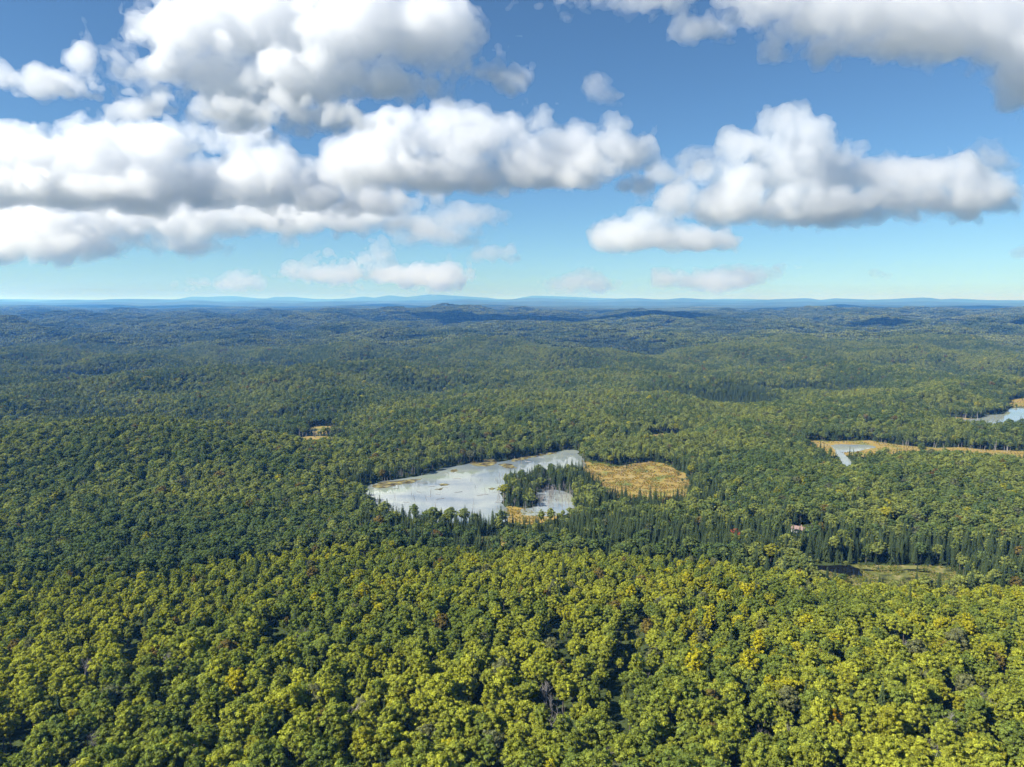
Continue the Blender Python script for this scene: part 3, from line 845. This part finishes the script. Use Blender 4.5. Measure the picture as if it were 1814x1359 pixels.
# distant woods: clumps whose spacing grows with distance
parts_ = [jitter_grid(2235, 3600, 25), jitter_grid(3600, 5600, 30), jitter_grid(5600, 9500, 46)]
fs = np.concatenate([np.full(len(p), s_) for p, s_ in zip(parts_, (1.0, 1.15, 1.6))])
fp = np.concatenate(parts_)
fx, fy = fp[:, 0], fp[:, 1]
fz = height(fx, fy)
fw = np.clip(.45 + fbm(fx, fy, 300, 3, 70) * 1.1 + RNG.normal(0, .22, len(fx)), 0, 1)
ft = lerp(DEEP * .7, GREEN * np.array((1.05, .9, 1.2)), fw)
hollow_shade = np.clip(-fbm(fx, fy, 330, 3, 8) * 2.4 - fbm(fx, fy, 480, 4, 2) * 1.6, 0, 1) * .9
ft = ft * (1 - hollow_shade[:, None]) + CON2 * .85 * hollow_shade[:, None]  # low ground tinted spruce-dark, painting in shade so the relief shows
ru = RNG.uniform(0, 1, len(fx)) < .05
ft[ru] = ft[ru] * .5 + OLIVE * .5
fsz = np.stack([fs, fs, np.full(len(fs), 1.0)], -1)
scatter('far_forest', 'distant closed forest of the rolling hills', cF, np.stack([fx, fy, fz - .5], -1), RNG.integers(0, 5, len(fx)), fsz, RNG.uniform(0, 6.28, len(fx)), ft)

# ------------------------------------------------------------------ single trees that stand out
def h1(px, py): return float(height(np.array([px]), np.array([py]))[0])
def on_ground(px, py, z=6.0):
    """Ground point whose tree top (about z above it) shows at the pixel."""
    g = 2.0
    for _ in range(4):
        p = at_z(px, py, g + z); g = h1(p[0], p[1])
    return (p[0], p[1], g)

SPECIAL = [(1303, 940, 11, np.array((.26, .085, .04)), .85, 'red maple standing alone in green forest left of the white cabin'),
           (1232, 1172, 12, YELLOW, 1.05, 'bright yellow tree, tallest of the yellow patch on the near slope'),
           (1345, 1133, 12, YELLOW * .95, .95, 'single golden yellow tree to the right of the yellow patch'),
           (645, 1042, 10, YELLOW * .95, .8, 'lone yellow tree on the upper near slope below the pond'),
           (1120, 1050, 9, YELLOW, .8, 'leftmost of the row of yellow trees below the bog'),
           (1322, 1046, 9, YELLOW, .8, 'rightmost of the row of yellow trees below the bog'),
           (1284, 1052, 9, GOLD * 1.2, .8, 'golden tree in the row of yellow trees below the bog'),
           (420, 1200, 12, YELLOW * .9, .9, 'yellow tree in the shaded gully of the near slope'),
           (1470, 1262, 12, np.array((.36, .22, .01)), .8, 'small orange yellow tree on the right of the near slope')]
for i, (px, py, hh, tn, s, lab) in enumerate(SPECIAL):
    p = on_ground(px, py, hh)
    place_tree('broadleaf_tree', lab, 'tree', None, PB[(i * 3) % len(PB)], p, (s, s, s), i * 1.3, tn)

for i, (px, py, lab, s) in enumerate(BARE_AT):
    p = on_ground(px, py, 13 * s)
    o = link('bare_tree', BARE[i % len(BARE)]); o.location = p; o.scale = (s, s, s * 1.12); o.rotation_euler = (0, 0, i * 2.1)
    tag(o, lab, 'dead tree', 'bare dead trees of the near slope')

# ------------------------------------------------------------------ drowned snags and logs
rs_ = random.Random(8)
def snags(n_, poly, label, group, zz=.2, keep=None, smin=.6, smax=1.1):
    xs = [p[0] for p in poly]; ys = [p[1] for p in poly]
    k = 0; tries = 0
    while k < n_ and tries < 6000:
        tries += 1
        px, py = rs_.uniform(min(xs), max(xs)), rs_.uniform(min(ys), max(ys))
        if not inside(np.array([px]), np.array([py]), poly)[0]: continue
        if keep is not None and not keep(px, py): continue
        o = link('dead_snag', SNAG[rs_.randrange(len(SNAG))])
        s = rs_.uniform(smin, smax)
        o.location = (px, py, zz); o.scale = (s, s, s * rs_.uniform(.8, 1.15)); o.rotation_euler = (rs_.gauss(0, .05), rs_.gauss(0, .05), rs_.uniform(0, 6.28))
        sx = project(px, py, zz)[0]
        hi_ = 'tall' if s > (smin + smax) / 2 else 'short'
        t3 = (sx - project(min(xs), sum(ys) / len(ys), 0)[0]) / (project(max(xs), sum(ys) / len(ys), 0)[0] - project(min(xs), sum(ys) / len(ys), 0)[0])
        wh = 'left end' if t3 < .25 else 'left middle' if t3 < .5 else 'right middle' if t3 < .75 else 'right end'
        tag(o, '%s %s, towards its %s' % (hi_, label, wh), 'dead tree', '%s, %s, %s' % (group, hi_, wh)); k += 1
def in_lake(px, py): return inside(np.array([px]), np.array([py]), WET['lake'])[0]
snags(46, WET['lake'], 'thin dead snag rising from the open pond', 'snags in the open pond', .1, None, .4, .8)
snags(90, FLOODED, 'grey dead snag in the flooded grove', 'snags of the flooded grove', .1, lambda a, c: not in_lake(a, c), .65, 1.1)
snags(24, zpoly([(876,845),(900,842),(904,866),(898,900),(880,892)]), 'grey dead snag along the spruce islet shore', 'snags on the islet edge', .1, None, .5, .9)
snags(30, zpoly([(640,866),(720,846),(800,824),(830,820),(830,816),(795,820),(720,842),(640,862)]), 'pale dead trunk along the far pond shore', 'dead trunks on the far shore', .0, lambda a, c: not in_lake(a, c), .7, 1.2)
snags(26, zpoly([(500,776),(525,770),(584,766),(584,775),(530,778)]), 'pale dead trunk beside the tan west glade', 'dead trunks at the west glade', .0, None, .9, 1.4)
snags(22, zpoly([(1560,786),(1700,793),(1814,800),(1814,804),(1700,797),(1560,790)]), 'grey dead trunk along the tan marsh strip', 'dead trunks on the marsh strip', .1, None, .6, 1.1)
snags(14, zpoly([(1090,826),(1150,820),(1160,826),(1100,836)]), 'pale dead snag in the orange marsh', 'snags in the orange marsh', .1, None, .3, .6)
snags(12, zpoly([(1680,738),(1740,736),(1740,744),(1690,747)]), 'pale dead trunk on the far muddy flat', 'dead trunks at the far lake', .1, None, .8, 1.4)

k = 0
for px, py in [(rs_.uniform(895, 1015), rs_.uniform(850, 902)) for _ in range(260)]:
    p = at_z(px, py, .1)
    if k >= 70 or not inside(np.array([p[0]]), np.array([p[1]]), FLOODED)[0] or in_lake(p[0], p[1]): continue
    o = link('bare_tree', BARE[rs_.randrange(len(BARE))]); s = rs_.uniform(.45, .8)
    o.location = (p[0], p[1], .1); o.scale = (s * .75, s * .75, s); o.rotation_euler = (0, 0, rs_.uniform(0, 6.28))
    side = 'left' if px < 940 else 'middle' if px < 980 else 'right'
    tag(o, 'grey twiggy dead tree in the %s part of the flooded grove' % side, 'dead tree', 'twiggy dead trees of the flooded grove, ' + side); k += 1

LOG = MB()
LOG.tube((-3.2, 0, 0), (.4, .12, .05), .16, .19, 7); LOG.tube((.4, .12, .05), (3.4, -.1, .1), .19, .09, 7)
LOG.tube((1.4, .1, .1), (2.2, .9, .5), .05, .02, 4); LOG.tube((2.2, 0, .1), (2.9, -.7, .4), .04, .015, 4); LOG.tube((-3.2, 0, 0), (-3.5, .1, .45), .13, .04, 5)
log_me = LOG.mesh('fallen_log', [M['deadwood']])
LOGS = [(765, 862), (790, 864), (776, 876), (760, 880), (742, 872), (812, 872), (850, 878), (858, 876), (700, 866), (688, 862), (668, 868), (720, 890), (810, 848), (838, 842), (878, 872), (884, 890), (790, 838), (822, 835), (780, 884), (748, 856), (936, 818), (960, 811)]
for i, (px, py) in enumerate(LOGS):
    p = at_z(px, py, .3)
    o = link('fallen_log', log_me); s = rs_.uniform(.6, 1.25)
    o.location = (p[0], p[1], .36); o.scale = (s, s, s); o.rotation_euler = (0, 0, rs_.uniform(-.6, .6))
    wh = 'at the left end of the pond' if px < 725 else 'in the middle of the pond' if px < 800 else 'in the upper arm of the pond' if py < 845 else 'near the spruce islet'
    tag(o, '%s grey log floating %s' % ('long' if s > .95 else 'short', wh), 'log', 'logs floating %s, %s' % (wh, 'long' if s > .95 else 'short'))

# ------------------------------------------------------------------ sedge tufts and low shrubs on the open marsh
tp, tw, ts, tt = [], [], [], []
for key, step, cols in (('marsh', 1.5, ((.31, .19, .04), (.27, .23, .12), (.17, .19, .045))), ('strip', 2.4, ((.28, .21, .07), (.32, .26, .12), (.16, .17, .05))),
                        ('bog', 1.25, ((.20, .22, .04), (.34, .29, .11), (.12, .16, .03))), ('shore', 1.5, ((.30, .23, .045), (.17, .19, .04), (.30, .22, .08))),
                        ('far_marsh', 2.5, ((.40, .27, .07), (.42, .34, .14), (.3, .25, .07))), ('glade', 1.4, ((.22, .16, .06), (.26, .22, .06), (.14, .15, .04)))):
    poly = WET[key]
    xs = [p[0] for p in poly]; ys = [p[1] for p in poly]
    gx, gy = np.meshgrid(np.arange(min(xs), max(xs), step), np.arange(min(ys), max(ys), step))
    gx = gx.ravel() + RNG.uniform(-.5, .5, gx.size) * step; gy = gy.ravel() + RNG.uniform(-.5, .5, gy.size) * step
    k = poly_dist(gx, gy, poly) < -1
    k &= fbm(gx, gy, 11, 3, 80) > -.12
    gx, gy = gx[k], gy[k]
    if key == 'bog':
        k = ~inside(gx, gy, zpoly([(1430,999),(1518,1001),(1526,1020),(1500,1020),(1450,1012)])); gx, gy = gx[k], gy[k]
    if key == 'strip':
        k = ~inside(gx, gy, zpoly([(1469,787),(1555,788),(1555,797),(1480,803)])); gx, gy = gx[k], gy[k]
    tp.append(np.stack([gx, gy, np.full(len(gx), .2)], -1)); tw.append(RNG.integers(0, 4, len(gx)))
    s_ = RNG.uniform(.5, 1.15, len(gx)); ts.append(np.stack([s_, s_, s_], -1))
    c = np.array(cols)[RNG.choice(3, len(gx), p=(.5, .3, .2))]; tt.append(c * RNG.uniform(.8, 1.15, (len(gx), 1)))
tp = np.concatenate(tp)
scatter('marsh_grass', 'tufted tan and yellow sedge on the marshes', cT, tp, np.concatenate(tw), np.concatenate(ts), RNG.uniform(0, 6.28, len(tp)), np.concatenate(tt))

# ------------------------------------------------------------------ the cabin
M['white_wall'] = noisy_material('white_painted_boards', [(.3, (.72, .71, .69)), (.7, (.82, .81, .79))], 1.5, rough=.7)
M['roof'] = noisy_material('faded_red_roof', [(.3, (.17, .115, .10)), (.7, (.27, .19, .17))], .9, rough=.6)
M['glass'] = noisy_material('window_glass', [(.4, (.02, .025, .03)), (.6, (.04, .045, .05))], 1, rough=.08, spec=.6)
M['door'] = noisy_material('dark_door', [(.3, (.10, .05, .035)), (.7, (.15, .08, .05))], 3, rough=.6)
M['brick'] = noisy_material('chimney_masonry', [(.3, (.22, .15, .12)), (.7, (.34, .26, .22))], 6)
def box(x0, x1, y0, y1, z0, z1):
    v = [(a, b_, c) for a in (x0, x1) for b_ in (y0, y1) for c in (z0, z1)]
    f = [(0, 1, 3, 2), (4, 6, 7, 5), (0, 4, 5, 1), (2, 3, 7, 6), (0, 2, 6, 4), (1, 5, 7, 3)]
    return v, f
def part(name, geo, mat, parent): return link(name, mesh_from(name, geo[0], geo[1], [mat]), parent)
cp = at_z(1414, 942, 4.0)
cabin = bpy.data.objects.new('cabin', None); col.objects.link(cabin)
cabin.location = (cp[0], cp[1], 3.9); cabin.rotation_euler = (0, 0, R(-34)); cabin.scale = (.82, .82, .85)
tag(cabin, 'small white cabin with a faded red roof in a forest clearing', 'cabin')
LX, LY, WH, RH = 4.6, 3.1, 2.7, 1.7
wv = [(-LX, -LY, -.3), (LX, -LY, -.3), (LX, LY, -.3), (-LX, LY, -.3), (-LX, -LY, WH), (LX, -LY, WH), (LX, LY, WH), (-LX, LY, WH), (-LX, 0, WH + RH), (LX, 0, WH + RH)]
wf = [(0, 1, 5, 4), (2, 3, 7, 6), (1, 2, 6, 9, 5), (3, 0, 4, 8, 7), (3, 2, 1, 0)]
part('wall', (wv, wf), M['white_wall'], cabin)
for sgn in (-1, 1):
    oy = LY + .5; sl = RH / LY; zt = WH + RH + .06; ze = WH - .5 * sl + .06
    v = [(-LX - .4, 0, zt), (LX + .4, 0, zt), (LX + .4, sgn * oy, ze), (-LX - .4, sgn * oy, ze)]
    v += [(a, b_, c + .14) for a, b_, c in v]
    f = [(0, 1, 2, 3), (4, 7, 6, 5), (0, 4, 5, 1), (1, 5, 6, 2), (2, 6, 7, 3), (3, 7, 4, 0)]
    rf = part('roof', (v, f if sgn < 0 else [tuple(reversed(q)) for q in f]), M['roof'], cabin)
    if sgn > 0: part('chimney', box(1.6, 2.3, .5, 1.2, WH + .6, WH + RH + 1.1), M['brick'], rf)
d_ = part('door', box(-.5, .5, -LY - .05, -LY + .02, -.1, 2.0), M['door'], cabin)
part('handle', box(.3, .38, -LY - .12, -LY - .05, .9, 1.0), M['roof'], d_)
for wx in (-3.2, -1.8, 1.9, 3.3):
    w_ = part('window', box(wx - .5, wx + .5, -LY - .06, -LY + .02, .9, 2.0), M['white_wall'], cabin)
    part('pane', box(wx - .41, wx + .41, -LY - .075, -LY - .062, .99, 1.91), M['glass'], w_)
for sx in (-1, 1):
    for wy in (-1.4, 1.4):
        a, c = sorted((sx * LX + sx * .06, sx * LX - sx * .02)); e, g = sorted((sx * LX + sx * .075, sx * LX + sx * .062))
        w_ = part('window', box(a, c, wy - .5, wy + .5, .9, 2.0), M['white_wall'], cabin)
        part('pane', box(e, g, wy - .41, wy + .41, .99, 1.91), M['glass'], w_)

# ------------------------------------------------------------------ haze
m, n, l = new_mat('blue_haze')
out = n.new('ShaderNodeOutputMaterial'); pv = n.new('ShaderNodeVolumePrincipled')
pv.inputs['Color'].default_value = (.11, .37, 1.0, 1)
pv.inputs['Absorption Color'].default_value = (1, 1, 1, 1)
pv.inputs['Density'].default_value = 9.5e-5
pv.inputs['Anisotropy'].default_value = .1
l.new(pv.outputs[0], out.inputs['Volume'])
hv, hf = box(-60000, 60000, -4000, 50000, -60, 330)
haze = tag(link('haze', mesh_from('haze', hv, hf, [m])), 'pale blue haze over the far hills', kind='stuff')

# ------------------------------------------------------------------ clouds
def value_noise(shape, cell, rng):
    """Smooth random field on a grid: cubic B-spline of random values every `cell` samples."""
    a = None
    cs = [int(math.ceil(s / cell)) + 4 for s in shape]
    g = rng.uniform(-1, 1, cs).astype(np.float32)
    for ax, s in enumerate(shape):
        t = np.arange(s) / cell; i = np.floor(t).astype(int); f_ = t - i
        W = np.zeros((s, cs[ax]), np.float32); r_ = np.arange(s)
        for k, w in enumerate(((1 - f_) ** 3 / 6, (3 * f_ ** 3 - 6 * f_ ** 2 + 4) / 6, (-3 * f_ ** 3 + 3 * f_ ** 2 + 3 * f_ + 1) / 6, f_ ** 3 / 6)):
            W[r_, i + k] = w
        g = np.moveaxis(np.tensordot(W, g, (1, ax)), 0, ax)
    return g * 1.7

def surface_net(Fv):
    """Closed quad mesh around the region where the grid is positive."""
    nx, ny, nz = Fv.shape
    S = Fv > 0
    c = [S[i:nx - 1 + i, j:ny - 1 + j, k:nz - 1 + k] for i in (0, 1) for j in (0, 1) for k in (0, 1)]
    tot = np.zeros(c[0].shape, np.int8)
    for q in c: tot += q
    act = (tot > 0) & (tot < 8)
    ids = np.full(act.shape, -1, np.int32)
    I, J, K = np.nonzero(act)
    ids[I, J, K] = np.arange(len(I))
    acc = np.zeros((len(I), 3), np.float32); cnt = np.zeros(len(I), np.float32)
    offs = [(i, j, k) for i in (0, 1) for j in (0, 1) for k in (0, 1)]
    val = [Fv[I + o[0], J + o[1], K + o[2]] for o in offs]
    for a in range(8):
        for b_ in range(a + 1, 8):
            d = [offs[b_][q] - offs[a][q] for q in range(3)]
            if sum(abs(q) for q in d) != 1: continue
            mm = (val[a] > 0) != (val[b_] > 0)
            with np.errstate(divide='ignore', invalid='ignore'):
                t = np.where(mm, val[a] / (val[a] - val[b_]), 0)
            for q in range(3): acc[:, q] += np.where(mm, offs[a][q] + t * d[q], 0)
            cnt += mm
    V = acc / cnt[:, None] + np.stack([I, J, K], -1)
    fs_ = []
    for ax in range(3):
        sl0 = [slice(1, -1)] * 3; sl1 = [slice(1, -1)] * 3
        sl0[ax] = slice(0, -1); sl1[ax] = slice(1, None)
        a = S[tuple(sl0)]; b_ = S[tuple(sl1)]
        e = np.argwhere(a != b_)
        if len(e) == 0: continue
        base = e.copy(); o1, o2 = [q for q in range(3) if q != ax]
        base[:, o1] += 1; base[:, o2] += 1
        flip = a[tuple(e.T)]
        def cid(d1, d2):
            p = base.copy(); p[:, o1] += d1; p[:, o2] += d2
            return ids[tuple(p.T)]
        q = np.stack([cid(-1, -1), cid(0, -1), cid(0, 0), cid(-1, 0)], -1)
        if ax == 1: flip = ~flip
        q[~flip] = q[~flip][:, ::-1]
        fs_.append(q)
    return V, np.concatenate(fs_)

_vol = {}
def cloud_material(density):
    key = '%.3g' % density
    if key not in _vol:
        m, n, l = new_mat('cloud_vapour')
        out = n.new('ShaderNodeOutputMaterial'); pv = n.new('ShaderNodeVolumePrincipled')
        pv.inputs['Color'].default_value = (.990, .992, .997, 1)
        pv.inputs['Density'].default_value = density
        pv.inputs['Anisotropy'].default_value = .5
        l.new(pv.outputs[0], out.inputs['Volume'])
        _vol[key] = m
    return _vol[key]

def cloud(label, D, blobs, seed, cell=3.0, mfp=14., amp=1.0, ragged=0.0):
    """One cumulus: billowing hull traced in photograph pixels at distance D, filled with scattering vapour."""
    rng = np.random.default_rng(seed)
    s = D / F / math.cos(PITCH)                        # metres per photograph pixel there
    c3 = []
    for (px, py, rx, ry) in blobs:
        ry_ = max(ry, 5)
        rd = max(min(rx * .55, 60), ry_ * .9)
        yo = rng.uniform(-.35, .35) * rd
        p = at_y(px, py, D + yo * s)
        c3.append((p[0] / s, p[1] / s, p[2] / s, rx, rd, ry_))
    c3 = np.array(c3)
    pad = 44 * amp + 12
    lo = (c3[:, :3] - c3[:, 3:]).min(0) - pad; hi = (c3[:, :3] + c3[:, 3:]).max(0) + pad
    shape = [int(q) + 2 for q in np.ceil((hi - lo) / cell)]
    ax = [lo[i] + cell * np.arange(shape[i], dtype=np.float32) for i in range(3)]
    acc = np.zeros(shape, np.float32)
    kk = 7.0
    for (bx, by, bz, rx, rd, rz) in c3:
        dz = (ax[2] - bz); dz = np.where(dz < 0, dz / .8, dz)
        q = np.sqrt(((ax[0] - bx) / rx)[:, None, None] ** 2 + ((ax[1] - by) / rd)[None, :, None] ** 2 + (dz / rz)[None, None, :] ** 2)
        acc += np.exp(np.clip((1 - q) * min(rx, rz, rd) / kk, -30, 8))
    Fv = kk * np.log(acc + 1e-9)
    for wl, am, bil in ((120, 10, 0), (62, 14, 1), (31, 14, 1), (16, 10, 1), (8, 6.5, 1), (5, 3.5, 0)):
        if wl / cell < 1.6: continue
        nz_ = value_noise(shape, wl / cell, rng)
        nz_ = (np.abs(nz_) * 2.2 - .62) if bil else nz_
        Fv += nz_ * am * amp
    if ragged:
        Fv -= ragged * 20 * np.clip(value_noise(shape, 20 / cell, rng) + .2, 0, 1)
    Fv += 4
    def hull(name, level, free, parent=None, step=1):
        G = Fv[::step, ::step, ::step] - level
        if parent and (G > 0).sum() < 30: return None
        G[[0, -1]] = -1; G[:, [0, -1]] = -1; G[:, :, [0, -1]] = -1
        V, Q = surface_net(G)
        W = (V * cell * step + lo) * s
        me = mesh_np(name, W - org, Q, cloud_material(1.0 / (free * s)), True)
        return link(name, me, parent)
    mid = (c3[:, :3].mean(0)) * s
    org = np.array((mid[0], mid[1], (c3[:, 2] - c3[:, 5]).min() * s))
    o = hull('cloud', min(0, float(Fv.max()) - 6), mfp * 3.3)
    o.location = [float(q) for q in org]
    tag(o, label, 'cloud', 'cumulus clouds')
    hull('core', 13 * amp, mfp * 3.8, o, 2)
    if D < 15000:
        for wl, am in ((26, 9), (13, 6), (7, 3)):          # ragged veil blown off the edges
            Fv += (value_noise(shape, wl / cell, rng) * 1.2 - .1) * am * min(1, amp + .2)
        hull('veil', -5 * amp, mfp * 6, o, 2)
    return o

CLOUDS = [
    ('biggest bright cumulus at the top of the sky', 3700, [(330,55,100,60),(470,30,140,75),(640,50,140,70),(770,65,95,60),(850,130,48,25),(890,140,20,15),(470,160,150,42),(620,150,150,42),(340,120,95,35),(540,208,105,20),(400,200,70,18),(285,190,50,9)], 1, 2.85, 16, 1.0, .4),
    ('small wispy cloud beside the biggest cumulus', 4600, [(148,105,26,26),(90,140,52,15),(120,168,45,9)], 2, 2.4, 16, .6, .5),
    ('shred of cloud cut by the edge beside the small wispy cloud', 5200, [(2,135,16,15)], 3, 2.4, 16, .5, .3),
    ('long heaped cloud bank on the left of the sky', 6900, [(-60,290,120,60),(50,275,85,42),(180,270,100,36),(285,268,58,36),(420,265,52,40),(90,330,180,42),(290,330,190,42),(460,310,95,55),(555,330,80,40),(640,355,90,30)], 4, 2.85, 16, .9, .35),
    ('lower grey cloud bank under the left cloud bank', 10300, [(-40,400,120,45),(110,400,150,40),(290,385,170,36),(450,385,130,32),(600,385,130,34),(700,400,60,18),(110,430,120,18),(290,436,32,6),(15,455,48,13)], 5, 2.85, 18, .8, .45),
    ('middle cumulus with a flat grey base', 5900, [(690,245,82,44),(790,250,90,40),(880,240,60,40),(690,300,105,30),(820,312,120,28),(940,300,80,32),(1000,265,70,50),(1085,262,62,44),(1010,318,90,20),(960,212,22,16),(615,285,35,25)], 6, 2.8, 16, .9, .4),
    ('thin torn cloud linking the middle and right cumulus', 7000, [(1180,310,45,17),(1220,285,38,15),(1250,272,22,8)], 7, 2.5, 24, .6, .5),
    ('broad cumulus on the right trailing to a point', 8000, [(1405,225,52,36),(1340,262,62,34),(1440,265,50,40),(1330,315,75,36),(1430,300,105,42),(1560,312,105,30),(1650,310,60,24),(1260,345,60,28),(1230,372,58,15),(1400,368,150,24),(1560,356,130,24),(1700,357,72,16)], 8, 2.8, 16, .9, .4),
    ('small puffy cloud below the broad right cumulus', 11500, [(1095,418,44,24),(1145,402,46,24),(1180,425,70,15),(1225,430,40,7)], 9, 2.4, 14, .6, .1),
    ('grey cloud sheet across the top right corner', 2900, [(1150,-5,75,24),(1265,50,62,24),(1350,0,110,38),(1490,25,150,45),(1480,82,88,24),(1640,65,110,40),(1600,10,150,60),(1760,20,120,65),(1795,140,40,45),(1830,60,100,90),(1910,100,120,90)], 10, 3.2, 24, .9, .6),
    ('low white cumulus over the hills left of centre', 21000, [(655,464,48,17),(590,486,55,12),(725,486,70,12),(660,490,115,10)], 11, 1.8, 13, .75, .1),
    ('low rounded cloud over the right hills', 22000, [(1248,493,38,12),(1250,500,55,8)], 12, 1.8, 14, .6, .1),
    ('low flat cloud beside the low rounded cloud', 19000, [(1310,482,32,10),(1355,485,30,9)], 13, 1.8, 18, .6, .2),
    ('faint low cloud over the centre of the horizon', 24000, [(1015,502,40,10),(1050,508,22,6)], 14, 1.8, 20, .6, .2),
    ('faint low cloud over the left horizon', 24000, [(375,502,48,9)], 15, 1.8, 20, .6, .2),
    ('small drifting puff right of the left cloud bank', 13000, [(882,448,24,12),(895,462,14,6)], 16, 2.0, 18, .5, .2),
    ('torn thin cloud below the middle cumulus', 9000, [(830,388,55,14),(855,370,30,10),(790,420,40,10),(730,425,30,10)], 17, 2.4, 30, .7, .7),
    ('tiny wisp alone in the blue between the top clouds', 4200, [(1050,150,13,14),(1058,168,18,9)], 18, 2.0, 30, .6, .7),
    ('tiny wisp at the top edge of the sky', 3600, [(990,34,16,9),(960,2,28,6)], 19, 2.0, 28, .6, .6),
    ('small ragged cloud near the right edge', 6000, [(1745,265,24,14),(1765,285,26,11),(1770,250,10,9)], 20, 2.0, 22, .6, .5),
    ('tiny far puff above the right horizon', 20000, [(1555,485,12,6)], 21, 1.8, 20, .35, .2),
    ('low puff cut by the right edge', 18000, [(1812,450,16,9)], 22, 1.8, 20, .35, .2),
]
for (lab, D, blobs, seed, cell, mfp, amp, rag) in CLOUDS:
    cloud(lab, D, blobs, seed, cell, mfp, amp, rag)
